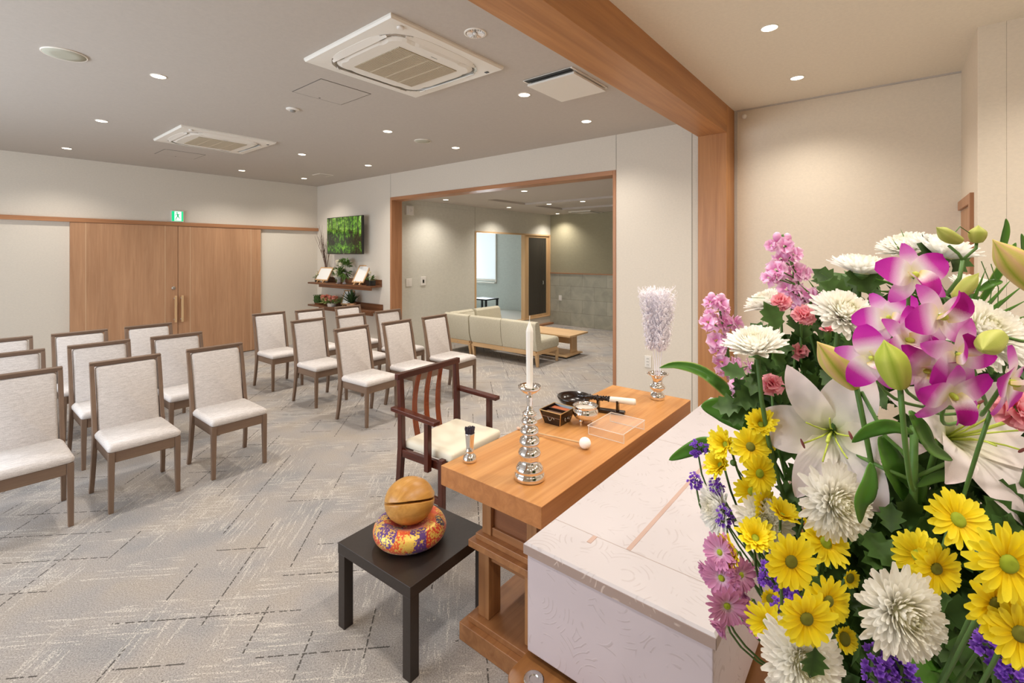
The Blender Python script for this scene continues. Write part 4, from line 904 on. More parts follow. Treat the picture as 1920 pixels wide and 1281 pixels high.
# ------------------------------------------------------------------ lobby sofas and coffee table
M_sofa = fabric('sofa_weave', 'bab39c', 'd4cdb8', 200)
def sofa(name, label, x, y, rz, wdt, depth, seats, corner=False, group='lobby sofa units'):
    """back along local x=0, seat toward +x, width along y (0..wdt)"""
    t = thing(name, label, 'sofa', (x, y, 0), rz, group)
    for yy in (0.03, wdt - 0.03):
        MB().bar((0.085, yy, 0), (0.06, yy, 0.20), 0.035, 0.035, w2=0.05, h2=0.05, up=(1, 0, 0)).build('leg', M_lightZ, t, bevel=0.003)
        MB().bar((depth - 0.045, yy, 0), (depth - 0.04, yy, 0.20), 0.03, 0.03, w2=0.045, h2=0.045, up=(1, 0, 0)).build('leg', M_lightZ, t, bevel=0.003)
    g = MB(); g.box(0.035, 0.06, 0.03, wdt - 0.03, 0.165, 0.23); g.box(depth - 0.06, depth - 0.035, 0.03, wdt - 0.03, 0.165, 0.23); g.build('long_rail', M_lightY, t, bevel=0.002)
    for yy in (0.008, wdt - 0.033): MB().box(0.06, depth - 0.06, yy, yy + 0.025, 0.175, 0.23).build('side_rail', M_lightX, t, bevel=0.002)
    g = MB().box(0.032, 0.035, wdt * 0.47, wdt * 0.47 + 0.03, 0.195, 0.203); g.build('maker_plate', M_steel, t)
    for k in range(seats):
        w = wdt / seats; y0, y1 = k * w + 0.003, (k + 1) * w - 0.003
        g = MB(); secs = []
        for yy, ins in ((y0, 0.015), (y0 + 0.008, 0.0), (y1 - 0.008, 0.0), (y1, 0.015)):
            prof = [(0.04, 0.23), (0.0, 0.36), (-0.02, 0.60), (-0.012, 0.64), (0.02, 0.66), (0.06, 0.655), (0.095, 0.63), (0.14, 0.40), (0.16, 0.23)]
            cxx, czz = 0.07, 0.44
            secs.append([(cxx + (px - cxx) * (1 - ins), yy, czz + (pz - czz) * (1 - ins)) for px, pz in prof])
        g.loft(secs).build('back_cushion', M_sofa, t, smooth=False, bevel=0.012, seg=3)
        g = MB(); g.loft([[(x_, y_, z_) for x_, y_ in rounded(0.12 + i_, depth - i_, y0 + i_ * 0.4, y1 - i_ * 0.4, 0.04)] for z_, i_ in ((0.23, 0.02), (0.245, 0.004), (0.33, 0.0), (0.365, 0.012), (0.382, 0.05))]).build('seat_cushion', M_sofa, t, smooth=True)
    if corner:
        g = MB(); secs = []
        for xx, ins in ((0.10, 0.0), (depth - 0.008, 0.0), (depth, 0.02)):
            prof = [(wdt - 0.04, 0.23), (wdt, 0.36), (wdt + 0.02, 0.60), (wdt - 0.02, 0.66), (wdt - 0.095, 0.63), (wdt - 0.16, 0.23)]
            secs.append([(xx, py_, pz_) for py_, pz_ in prof])
        g.loft(secs).build('side_cushion', M_sofa, t, bevel=0.012, seg=3)
    return t
sofa('sofa', 'two seat beige fabric sofa unit on pale wooden legs, its back toward the seats', 5.44, 3.98, R(1), 1.30, 0.64, 2)
sofa('sofa', 'corner beige sofa unit where the two sofa backs meet', 5.43, 5.31, R(1), 0.56, 0.64, 1, True)
sofa('sofa', 'single beige sofa unit along the lobby side wall, seen over the other backs', 6.10, 5.86, R(-90), 0.64, 0.58, 1)
t = thing('coffee_table', 'low pale wooden coffee table with lower shelf beside the lobby sofas', 'coffee table', (6.455, 4.38, 0), R(1))
MB().box(-0.285, 0.285, -0.50, 0.50, 0.345, 0.372).build('tabletop', M_lightY, t, bevel=0.003)
MB().box(-0.25, 0.25, -0.42, 0.42, 0.022, 0.042).build('lower_shelf', M_lightY, t, bevel=0.003)
for y in (-0.33, 0.33): MB().box(0.02, 0.20, y - 0.014, y + 0.014, 0.042, 0.345).build('side_panel', M_lightZ, t, bevel=0.002)
MB().box(-0.03, 0.02, -0.33, 0.33, 0.20, 0.345).build('divider', M_lightY, t)
for s in (-1, 1):
    for y in (-0.36, 0.36): MB().box(s * 0.2 - 0.02, s * 0.2 + 0.02, y - 0.02, y + 0.02, 0, 0.022).build('foot', M_black, t)
t = thing('low_partition', 'low wooden partition end with rounded cap just past the opening jamb', 'partition', (4.86, 2.37, 0))
MB().box(-0.04, 0.09, -0.03, 0.022, 0, 0.93).build('panel', M_trimZ, t, bevel=0.002)
MB().box(-0.055, 0.105, -0.045, 0.035, 0.93, 0.96).build('cap', M_trimX, t, bevel=0.006)
t = thing('low_table', 'small black table under the window of the pale blue room', 'table', (8.4, 7.65, 0.2))
MB().box(-0.26, 0.20, -0.25, 0.3, 0.34, 0.37).build('tabletop', M_black, t, bevel=0.003)
for sx in (-0.23, 0.17):
    for sy in (-0.22, 0.27): MB().box(sx - 0.02, sx + 0.02, sy - 0.02, sy + 0.02, 0, 0.34).build('leg', M_black, t)

# ------------------------------------------------------------------ television in the corner
def forest():
    m, nt, b = new_mat('forest_screen')
    tc = N(nt, 'ShaderNodeTexCoord'); sp = N(nt, 'ShaderNodeSeparateXYZ'); nt.links.new(tc.outputs['Object'], sp.inputs[0])
    z = sp.outputs[2]
    mpn = N(nt, 'ShaderNodeMapping'); mpn.inputs['Location'].default_value = (3.3, 1.7, 0.4); nt.links.new(tc.outputs['Object'], mpn.inputs[0])
    n = N(nt, 'ShaderNodeTexNoise'); n.inputs['Scale'].default_value = 15; n.inputs['Detail'].default_value = 10; n.inputs['Roughness'].default_value = 0.72; nt.links.new(mpn.outputs[0], n.inputs['Vector'])
    big = N(nt, 'ShaderNodeTexNoise'); big.inputs['Scale'].default_value = 3.2; nt.links.new(mpn.outputs[0], big.inputs['Vector'])
    g1 = ramp(nt, [(0.36, '0d1808'), (0.46, '2c4d14'), (0.54, '58941f'), (0.62, '9acb3c'), (0.74, 'dcefc4')])
    prof = ramp(nt, [(0.0, (0.36, 0.36, 0.36)), (0.18, (0.50, 0.50, 0.50)), (0.33, (0.30, 0.30, 0.30)), (0.48, (0.38, 0.38, 0.38)), (0.68, (0.58, 0.58, 0.58)), (1.0, (0.60, 0.60, 0.60))])
    zz = N(nt, 'ShaderNodeMapRange'); zz.inputs[1].default_value = -0.31; zz.inputs[2].default_value = 0.31; nt.links.new(z, zz.inputs[0]); nt.links.new(zz.outputs[0], prof.inputs[0])
    v = mathn(nt, 'ADD', mathn(nt, 'MULTIPLY', n.outputs[0], 0.9), mathn(nt, 'MULTIPLY', mathn(nt, 'SUBTRACT', prof.outputs[0], 0.42), 0.55))
    v = mathn(nt, 'ADD', v, mathn(nt, 'MULTIPLY', mathn(nt, 'SUBTRACT', big.outputs[0], 0.45), 0.35)); nt.links.new(v, g1.inputs[0])
    mp = N(nt, 'ShaderNodeMapping'); mp.inputs['Scale'].default_value = (1, 26, 0.9); nt.links.new(tc.outputs['Object'], mp.inputs[0])
    tr = N(nt, 'ShaderNodeTexNoise'); tr.inputs['Scale'].default_value = 1; tr.inputs['Detail'].default_value = 2; nt.links.new(mp.outputs[0], tr.inputs['Vector'])
    trunk = mathn(nt, 'MULTIPLY', mathn(nt, 'GREATER_THAN', tr.outputs[0], 0.55), mathn(nt, 'GREATER_THAN', mathn(nt, 'ADD', z, mathn(nt, 'MULTIPLY', tr.outputs[0], 0.2)), -0.02))
    mx = N(nt, 'ShaderNodeMix', data_type='RGBA'); mx.inputs[7].default_value = rgb('1c1a10'); nt.links.new(mathn(nt, 'MULTIPLY', trunk, 0.85), mx.inputs[0]); nt.links.new(g1.outputs[0], mx.inputs[6])
    b.inputs['Base Color'].default_value = (0.01, 0.01, 0.01, 1); nt.links.new(mx.outputs[2], b.inputs['Emission Color']); b.inputs['Emission Strength'].default_value = 0.85; b.inputs['Roughness'].default_value = 0.15
    return m
t = thing('television', 'flat screen television showing a sunlit green forest in the wall corner', 'television', (4.42, 7.29, 1.955))
MB().box(0.0, 0.035, -0.545, 0.545, -0.32, 0.32).build('housing', M_black, t, bevel=0.004)
MB().box(-0.003, 0.0, -0.53, 0.53, -0.305, 0.31).build('screen', forest(), t)
MB().box(0.035, 0.159, -0.10, 0.10, -0.10, 0.10).build('wall_mount', M_black, t)
MB().box(-0.004, 0.0, -0.02, 0.02, -0.316, -0.310).build('badge', M_steel, t)

# ------------------------------------------------------------------ corner shelves with flowers and frames
M_walX = wood('walnut_y', '5e3a24', '8a5b3b', 'Y', 0.35)
SX = 4.579
for z, y0, lb in ((1.10, 6.43, 'upper walnut wall shelf under the television with frames and flowers'), (0.70, 6.40, 'lower walnut wall shelf in the corner, holding the fern and pink flowers')):
    t = thing('wall_shelf', lb, 'shelf', (SX, 7.3, z), 0, 'walnut corner shelves')
    MB().prism([(0.0, y0 - 7.3), (0.0, 8.25 - 7.3), (-0.30, 8.25 - 7.3), (-0.30, 7.9 - 7.3), (-0.22, y0 - 7.3)], 0, 0.03).build('board', M_walX, t, bevel=0.003)
    MB().prism([(-0.21, y0 - 7.3), (-0.19, y0 - 7.3), (-0.26, 7.9 - 7.3), (-0.28, 7.9 - 7.3)], -0.045, 0.0).build('front_lip', M_walX, t, bevel=0.002)
    MB().box(-0.02, 0.0, y0 - 7.3, 0.95, 0.03, 0.12).build('upstand', M_walX, t, bevel=0.002)
UZ, LZ = 1.13, 0.73
M_frame = wood('frame_wood', 'c99b6a', 'dcb484', 'Z', 0.4); M_paper = plain('white_paper', 'eeeeea', 0.7); M_dgreen = plain('leaf_dark', '2f4a20', 0.6); M_mgreen = plain('leaf_mid', '5b7c34', 0.55); M_pgreen = plain('leaf_pale', '9fae6a', 0.6); M_cf = plain('cream_petal', 'f3ecd8', 0.6); M_pf = plain('salmon_petal', 'dc9682', 0.6); M_twig = plain('grey_twig', '6c5648', 0.8)
M_glass = acrylic(); M_glass.name = 'vase_glass'; M_glass.node_tree.nodes['Principled BSDF'].inputs['Alpha'].default_value = 0.25
def frame(name, label, y, z, wd, hg, lean, yaw, x=4.40):
    t = thing(name, label, 'framed card', (x, y, z), R(yaw), 'framed cards')
    g = MB(); g.T = Matrix.Translation((0, 0, 0.035)) @ Matrix.Rotation(R(lean), 4, 'Y'); a = wd / 2; e = 0.022
    for b_ in ((-a, a, 0, e), (-a, a, hg - e, hg)): g.box(-0.008, 0.008, b_[0], b_[1], b_[2], b_[3])
    g.box(-0.008, 0.008, -a, -a + e, e, hg - e); g.box(-0.008, 0.008, a - e, a, e, hg - e); g.build('frame', M_frame, t, bevel=0.002)
    g = MB(); g.T = Matrix.Translation((0, 0, 0.035)) @ Matrix.Rotation(R(lean), 4, 'Y'); g.box(-0.004, 0.006, -a + e, a - e, e, hg - e); g.build('card', M_paper, t)
    for s in (-1, 1): MB().bar((-0.03, s * a * 0.5, 0), (0.02, s * a * 0.42, 0.06), 0.016, 0.016).bar((0.02, s * a * 0.42, 0.0), (0.02, s * a * 0.42, 0.06), 0.012, 0.012).build('easel_foot', M_frame, t)
    return t
frame('framed_card', 'framed white card on a small easel at the upper shelf corner end', 7.93, UZ, 0.42, 0.26, 28, 0, 4.36)
frame('framed_card', 'framed white card leaning steeply on the upper shelf near the opening', 6.85, UZ, 0.24, 0.34, 34, 16)
def leaf_blob(g, c, r, n, L, rnd_, flat=0.7):
    for k in range(n):
        a = rnd_.uniform(0, 2 * pi); b_ = rnd_.uniform(-0.2, 1.2); d = Vector((cos(a) * cos(b_), sin(a) * cos(b_), sin(b_) * flat)).normalized()
        p = Vector(c) + d * r * rnd_.uniform(0.3, 1); sd = d.cross(UP); sd = (sd.normalized() if sd.length > 1e-3 else Vector((1, 0, 0))) * L * 0.22
        e = p + d * L; mdl = p + d * L * 0.5 + UP * L * 0.1
        g.add([p, mdl - sd, e, mdl + sd], [(0, 1, 2, 3)])
rn = random.Random(21)
def pot_plant(name, label, y, z, x, potw, poth, potm, cols, group, cat='flower pot'):
    t = thing(name, label, cat, (x, y, z), 0, group)
    MB().loft([[(a, b_, 0) for a, b_ in rounded(-potw * .9, potw * .9, -potw * .9, potw * .9, potw * .25, 4)], [(a, b_, poth) for a, b_ in rounded(-potw, potw, -potw, potw, potw * .25, 4)]]).build('pot', potm, t, smooth=False)
    for nm, m_, c_, r_, n_, L_ in cols:
        g = MB(); leaf_blob(g, (0, 0, poth + c_), r_, n_, L_, rn); g.build(nm, m_, t)['kind'] = 'stuff'
    return t
def blooms(t, m_, pts, r):
    for p in pts:
        g = MB()
        for k in range(36):
            u_ = k / 36; a = k * 2.4; ph = 1.5 * (1 - u_); d = Vector((cos(a) * sin(ph + .2), sin(a) * sin(ph + .2), cos(ph)))
            sd = d.cross(UP); sd = (sd.normalized() if sd.length > 1e-3 else Vector((1, 0, 0))) * r * 0.28
            q = Vector(p); g.add([q, q + d * r * 0.6 - sd, q + d * r, q + d * r * 0.6 + sd], [(0, 1, 2, 3)])
        g.ball(p, r * 0.55, nu=10, nv=6); g.build('bloom', m_, t)
        if p[2] > 0.12: MB().tube([(p[0] * 0.2, p[1] * 0.2, 0.03), (p[0] * 0.9, p[1] * 0.9, p[2] * 0.6), (p[0], p[1], p[2])], 0.003, 5).build('stem', M_mgreen, t)
o = pot_plant('flower_pot', 'small dark pot of white lilies at the corner end of the upper shelf', 8.16, UZ, 4.42, 0.04, 0.06, M_black, [('leaves', M_mgreen, 0.02, 0.05, 60, 0.05)], 'small flower pots'); blooms(o, M_cf, [(0.0, 0.01, 0.17), (-0.03, -0.02, 0.13)], 0.03)
o = pot_plant('flower_pot', 'small dark pot of white calla flowers at the opening end of the upper shelf', 6.52, UZ, 4.43, 0.06, 0.08, M_black, [('leaves', M_mgreen, 0.01, 0.05, 70, 0.06)], 'small flower pots'); blooms(o, M_cf, [(0.0, 0.03, 0.20), (-0.03, -0.03, 0.13), (0.0, 0.05, 0.11), (-0.02, -0.005, 0.105)], 0.036)
# branches in tall vase
t = thing('branch_vase', 'slim vase of tall bare branches in the wall corner behind the framed card', 'vase', (4.50, 8.0, UZ))
MB().lathe([(0.03, 0), (0.035, 0.05), (0.03, 0.22), (0.032, 0.25), (0.026, 0.25), (0.024, 0.2)], 20).build('vase', plain('pale_stoneware', 'cfc8bb', 0.5), t, smooth=True)
g = MB()
for k in range(11):
    a = rn.uniform(0, 2 * pi); sp_ = rn.uniform(0.08, 0.30); H = rn.uniform(0.65, 0.95)
    dx = -abs(cos(a)) * sp_ * 0.6; dy = sin(a) * sp_ * 1.1
    pts = [(0, 0, 0.1)] + [(dx * f ** 1.6 + rn.uniform(-.006, .006), dy * f ** 1.6 + rn.uniform(-.01, .01), 0.1 + H * f) for f in (0.3, 0.5, 0.7, 0.85, 1)]
    g.tube(pts, 0.0055, 5, r2=0.0015)
    for f in (0.45, 0.6, 0.75):
        b0 = Vector((dx * f ** 1.6, dy * f ** 1.6, 0.1 + H * f)); e = b0 + Vector((min(0.0, rn.uniform(-.08, .02)), rn.uniform(-.12, .12), rn.uniform(.12, .25))); g.tube([b0, (b0 + e) / 2 + Vector((0, rn.uniform(-.01, .01), 0)), e], 0.003, 4, r2=0.001)
g.build('branches', M_twig, t)['kind'] = 'stuff'
# glass vases with white flowers in the middle
t = thing('flower_vase', 'clear glass vase of trailing white roses standing under the television', 'vase', (4.385, 7.22, UZ), 0, 'glass vases of white flowers')
MB().lathe([(0.03, 0), (0.032, 0.01), (0.012, 0.04), (0.014, 0.12), (0.03, 0.2), (0.028, 0.2), (0.01, 0.12)], 20).build('vase', M_glass, t, smooth=True)
g = MB(); leaf_blob(g, (0, -0.02, 0.30), 0.10, 150, 0.07, rn, 0.9); leaf_blob(g, (-0.03, -0.07, 0.20), 0.08, 70, 0.08, rn, -1.0); g.build('leaves', M_mgreen, t)['kind'] = 'stuff'
blooms(t, M_cf, [(-0.06, 0.10, 0.36), (-0.08, -0.02, 0.32), (-0.08, 0.13, 0.20)], 0.055)
t = thing('flower_vase', 'low footed glass bowl of white flowers in front on the upper shelf', 'vase', (4.36, 7.40, UZ), 0, 'glass vases of white flowers')
MB().lathe([(0.03, 0), (0.03, 0.004), (0.006, 0.01), (0.005, 0.06), (0.03, 0.08), (0.045, 0.12), (0.043, 0.12), (0.028, 0.085)], 20).build('bowl', M_glass, t, smooth=True)
g = MB(); leaf_blob(g, (0, 0.02, 0.14), 0.05, 60, 0.05, rn); g.build('leaves', M_mgreen, t)['kind'] = 'stuff'
blooms(t, M_cf, [(-0.02, -0.02, 0.13), (-0.02, 0.04, 0.125)], 0.042)
t = thing('flower_vase', 'glass vase of green leaves beside the framed card on the upper shelf', 'vase', (4.48, 7.55, UZ), 0, 'glass vases of white flowers')
MB().lathe([(0.03, 0), (0.035, 0.05), (0.03, 0.14), (0.026, 0.14), (0.028, 0.02)], 20).build('vase', M_glass, t, smooth=True)
g = MB(); leaf_blob(g, (0, 0, 0.16), 0.06, 110, 0.10, rn); g.build('leaves', M_mgreen, t)['kind'] = 'stuff'
# lower shelf
t = pot_plant('green_planter', 'small square box planted with dark green leaves, on the lower shelf corner end', 8.05, LZ, 4.42, 0.085, 0.03, M_walX, [], 'lower shelf plants', 'planter')
MB().box(-0.085, 0.085, -0.085, 0.085, 0.03, 0.15).build('moss_block', M_dgreen, t)
g = MB()
for k in range(260):
    s_ = rn.choice((0, 1, 2)); p = Vector((rn.uniform(-.09, .09), rn.uniform(-.09, .09), rn.uniform(.04, .16)))
    if s_ == 0: p.x = -0.088
    elif s_ == 1: p.y = -0.088
    else: p.z = 0.155
    d = Vector((rn.uniform(-1, 0.2), rn.uniform(-1, .2), rn.uniform(0, 1))).normalized() * 0.02; q = Vector((rn.uniform(-1, 1), rn.uniform(-1, 1), rn.uniform(-1, 1))).normalized() * 0.008
    g.add([p, p + d * .5 - q, p + d, p + d * .5 + q], [(0, 1, 2, 3)])
g.build('leaves', M_mgreen, t)['kind'] = 'stuff'
t = thing('flower_basket', 'tall grey vase overflowing with salmon pink flowers and pale foliage behind the chairs', 'flower arrangement', (4.35, 7.55, LZ))
MB().lathe([(0.07, 0), (0.08, 0.05), (0.09, 0.06)], 20).build('bowl', M_white, t, smooth=True)
g = MB(); leaf_blob(g, (-0.02, -0.02, 0.07), 0.15, 240, 0.07, rn, 0.3); g.build('foliage', M_pgreen, t)['kind'] = 'stuff'
pts = [(rn.uniform(-.12, .04), rn.uniform(-.20, .20), rn.uniform(.09, .17)) for k in range(26)]
blooms(t, M_pf, pts, 0.042)
t['label'] = 'spreading arrangement of salmon pink flowers and pale foliage on the lower shelf'
t = thing('fern', 'bushy dark green potted fern on the lower shelf', 'potted plant', (4.40, 7.02, LZ))
MB().lathe([(0.05, 0), (0.075, 0.09), (0.07, 0.09), (0.05, 0.02)], 20).build('pot', plain('terracotta', 'b98a64', 0.7), t, smooth=True)
g = MB()
for k in range(70):
    a = rn.uniform(0, 2 * pi); L = rn.uniform(.2, .32); el = rn.uniform(.35, 1.35); w_ = 0.014
    P = [Vector((cos(a) * cos(el) * L * f * (0.4 if cos(a) > 0 else 1), sin(a) * cos(el) * L * f, 0.08 + sin(el) * L * f - 0.10 * f * f * cos(el))) for f in (0, .3, .6, .85, 1)]
    sd = Vector((-sin(a), cos(a), 0)) * w_
    vs = []
    for i, p in enumerate(P): wd = (0.5, 1, .9, .6, 0.05)[i]; vs += [p - sd * wd, p + sd * wd]
    g.add(vs, [(2 * i, 2 * i + 1, 2 * i + 3, 2 * i + 2) for i in range(4)])
g.build('fronds', M_dgreen, t)['kind'] = 'stuff'
frame('framed_card', 'framed card half hidden behind the fern on the lower shelf', 7.30, LZ, 0.24, 0.26, 20, 10, 4.46)

# ------------------------------------------------------------------ the flower arrangement beside the coffin
P_white = petal_mat('chrysanthemum_white', [(0.0, 'd3d488'), (0.14, 'f0eecb'), (0.36, 'fbf8ec'), (1.0, 'fffdf8')], trans=0.42)
P_yel = petal_mat('daisy_yellow', [(0.0, 'f6d000'), (0.4, 'ffe81c'), (1.0, 'fff03c')], trans=0.35)
P_pink = petal_mat('daisy_mauve', [(0.0, 'f0dce4'), (0.3, 'd99cc0'), (1.0, 'd08ab4')])
P_disc = plain('flower_disc', '93a31c', 0.8, nscale=300); P_discd = plain('flower_disc_dark', '6d6d16', 0.85, nscale=300)
P_lily = petal_mat('lily_white', [(0.0, 'd6de98'), (0.2, 'f6f2dc'), (0.5, 'fdf1ee'), (1.0, 'fbe6e6')], trans=0.4)
P_lil2 = petal_mat('lily_stamen', [(0.0, 'c6d257'), (1.0, 'd6df70')], trans=0.1); P_anth = plain('lily_anther', '7d3f3c', 0.8)
P_orc = petal_mat('orchid_petal', [(0.0, 'f4efc4'), (0.3, 'fbf0f4'), (0.46, 'efb4e2'), (0.64, 'd23ab8'), (1.0, 'b80aa0')], trans=0.35)
P_orcs = petal_mat('orchid_sepal', [(0.0, 'f6f3d8'), (0.4, 'f9e4f2'), (0.7, 'df7cd0'), (1.0, 'c83cb6')], trans=0.35)
P_lip = petal_mat('orchid_lip', [(0.0, 'ecd98a'), (0.25, 'f2dfe0'), (0.5, 'b5128e'), (1.0, '9c0878')], trans=0.15)
P_stock = petal_mat('stock_pink', [(0.0, 'e694c8'), (0.5, 'f4b2dc'), (1.0, 'fdd8ee')])
P_carn = petal_mat('carnation_pink', [(0.0, 'e8607c'), (0.5, 'f48ea0'), (1.0, 'fab6bc')])
P_stat = petal_mat('statice_purple', [(0.0, '55299a'), (0.5, '7a42c0'), (1.0, 'a070dc')])
P_bud = petal_mat('lily_bud_green', [(0.0, '93a632'), (0.5, 'bcc455'), (1.0, 'a8b840')], trans=0.1)
P_buds = petal_mat('lily_bud_blush', [(0.0, 'a8b23a'), (0.3, 'd8c36a'), (0.7, 'e3bd8a'), (1.0, 'c9cc4e')], trans=0.1)
P_obud = petal_mat('orchid_bud', [(0.0, 'b4b85a'), (0.5, 'c2c468'), (1.0, 'a4ac48')], trans=0.1)
L_mum = petal_mat('mum_leaf', [(0.0, '2c4519'), (0.5, '3f5c26'), (1.0, '4e7034')], rough=0.5, trans=0.12)
L_lily = petal_mat('lily_leaf', [(0.0, '3c6421'), (0.5, '4b7a2a'), (1.0, '5f8f36')], rough=0.3, trans=0.15)
L_blade = petal_mat('blade_leaf', [(0.0, 'a6b45a'), (0.12, '4f7d2a'), (0.88, '447328'), (1.0, 'a6b45a')], rough=0.32, trans=0.15)
L_stem = plain('flower_stem', '547b33', 0.5); L_stemd = plain('daisy_stem', '4a6a2e', 0.6)
CORE = at(1720, 1360, 0.86)

def strap(g, base, direc, side, nrm, L, Wd, prof, curl, cup, nu=2, nv=5, c0=0.0, c1=1.0, wav=0.0, ph=0.0):
    """one petal: starts at base, runs along direc, bends toward nrm by curl, cupped across"""
    d = direc.normalized(); s_ = side.normalized(); n_ = nrm.normalized(); vs = []; cs = []
    p = Vector(base); ang = 0.0; st = L / nv
    for i in range(nv + 1):
        v = i / nv; wd = Wd * prof(v); dd = d * cos(ang) + n_ * sin(ang); nn = n_ * cos(ang) - d * sin(ang)
        for j in range(nu + 1):
            u = j / nu * 2 - 1
            vs.append(p + s_ * (u * wd) + nn * (cup * wd * (u * u) + wav * L * sin(ph + v * 7 + u * 2.2) * v * abs(u))); cs.append(c0 + (c1 - c0) * v)
        p = p + dd * st; ang += curl / nv
    w_ = nu + 1
    g.add(vs, [(i * w_ + j, i * w_ + j + 1, (i + 1) * w_ + j + 1, (i + 1) * w_ + j) for i in range(nv) for j in range(nu)], cs)
pr_strap = lambda v: 0.45 + 0.55 * min(1, v * 2.2) if v < 0.82 else 1 - ((v - 0.82) / 0.18) ** 2 * 0.58
pr_leaf = lambda v: max(0.02, sin(pi * min(1, v * 0.97 + 0.03)) ** 0.75)
pr_round = lambda v: max(0.05, (sin(pi * (0.06 + 0.90 * v ** 0.85))) ** 0.6)
pr_tep = lambda v: 0.26 * (1 - v) + max(0.03, sin(pi * (v * 0.94 + 0.05))) ** 0.85 * (0.78 + 0.2 * v)
TPL = []; FLW = []
def tpl(name): o = bpy.data.objects.new(name, None); col.objects.link(o); TPL.append(o); o.empty_display_size = 0.02; return o
def mum_tpl(seed, n=250, spread=1.0, full=1.62):
    """large decorative chrysanthemum, radius 1"""
    t = tpl('chrysanthemum'); rd = random.Random(seed); g = MB()
    for i in range(n):
        f = (i + 0.5) / n; a = i * 2.399963 + rd.uniform(-.12, .12); th = (f ** 0.55) * full * spread
        L = (0.50 + 0.54 * f ** 0.9) * rd.uniform(0.92, 1.06); Wd = 0.052 + 0.046 * f
        rad = Vector((cos(a), sin(a), 0)); d = rad * sin(th) + Vector((0, 0, 1)) * cos(th); nr = Vector((0, 0, 1)) * sin(th) - rad * cos(th)
        base = rad * 0.05 * f + Vector((0, 0, -0.10 * f))
        strap(g, base, d, Vector((-sin(a), cos(a), 0)), nr, L, Wd, pr_strap, (0.95 - 0.9 * f + rd.uniform(-.15, .15)) if f < 0.8 else rd.uniform(-0.05, 0.5), 0.5, 2, 6, max(0.0, f * 0.8), min(1, f * 1.2 + 0.16))
    g.ball((0, 0, 0.14), .32, .32, .32, 16, 10); g.c[-(11 * 16):] = [0.12] * 176
    g.build('petals', P_white, t, smooth=True, color=True)
    MB().lathe([(0.05, -0.34), (0.10, -0.28), (0.22, -0.16), (0.27, -0.06), (0.10, -0.02)], 14).build('calyx', L_stemd, t, smooth=True); return t
def daisy_tpl(name, mat, disc, seed, el=0.1, L=0.82, n=17, Wd=0.115, dr=0.24, layers=2, curl=-0.15, dome=0.10):
    t = tpl(name); rd = random.Random(seed); g = MB()
    for ly in range(layers):
        for i in range(n):
            a = 2 * pi * (i + 0.5 * ly) / n + rd.uniform(-.09, .09); e = el + 0.16 * ly + rd.uniform(-.10, .10); rad = Vector((cos(a), sin(a), 0))
            d = rad * cos(e) + UP * sin(e); nr = UP * cos(e) - rad * sin(e)
            strap(g, rad * dr * 0.75 + UP * (0.02 * ly - 0.02), d, Vector((-sin(a), cos(a), 0)), nr, L * (1 - 0.12 * ly) * rd.uniform(.9, 1.06), Wd * rd.uniform(.88, 1.1), pr_strap, curl + rd.uniform(-.25, .25), 0.35, 2, 5, 0.0, 1.0)
    g.build('petals', mat, t, smooth=True, color=True)
    g = MB().lathe([(dr, -0.03), (dr * 0.97, 0.03), (dr * 0.8, 0.03 + dome * .6), (dr * 0.45, 0.03 + dome), (0.01, 0.02 + dome * .8)], 20); g.build('disc', disc, t, smooth=True)
    MB().lathe([(0.05, -0.20), (0.12, -0.14), (dr, -0.05), (dr * 0.9, -0.02)], 12).build('calyx', L_stemd, t, smooth=True); return t
def lily_tpl(seed, openness=1.0):
    t = tpl('lily'); rd = random.Random(seed)
    for i in range(6):
        g = MB(); a = i * pi / 3 + rd.uniform(-.06, .06); inner = i % 2; rad = Vector((cos(a), sin(a), 0)); sd = Vector((-sin(a), cos(a), 0))
        e = 1.05 - 0.12 * inner; d = rad * cos(e) + UP * sin(e); nr = UP * cos(e) - rad * sin(e)
        # bends outward: curl toward -nr
        strap(g, rad * 0.04 + UP * (-0.42 + 0.02 * inner), d, sd, nr, 1.45, 0.41 if inner else 0.27, pr_tep, -(1.45 + rd.uniform(-.15, .25)) * openness, 0.12, 8, 14, 0.0, 1.0, 0.035 if inner else 0.015, rd.uniform(0, 6))
        g.build('tepal', P_lily, t, smooth=True, color=True)
    for i in range(6):
        a = i * pi / 3 + 0.3; rad = Vector((cos(a), sin(a), 0)); P = [rad * 0.03 + UP * -0.38, rad * 0.12 + UP * 0.05, rad * 0.26 + UP * 0.36, rad * 0.36 + UP * 0.52]
        s_ = MB().tube(P, 0.014, 6).build('stamen', P_lil2, t, smooth=True, color=True)
        g = MB(); g.T = Matrix.Translation(P[-1]) @ Matrix.Rotation(a + pi / 2, 4, 'Z'); g.ball((0, 0, 0), 0.085, 0.022, 0.022, 10, 6)
        if i in (0, 3): g.build('anther', P_anth, s_, smooth=True)
    MB().tube([(0, 0, -0.4), (0.0, 0.0, 0.2), (0.03, 0, 0.66)], 0.018, 8, r2=0.026).build('pistil', P_lil2, t, smooth=True, color=True)
    MB().lathe([(0.035, -0.62), (0.05, -0.5), (0.07, -0.40)], 12).build('neck', P_bud, t, smooth=True, color=True); return t
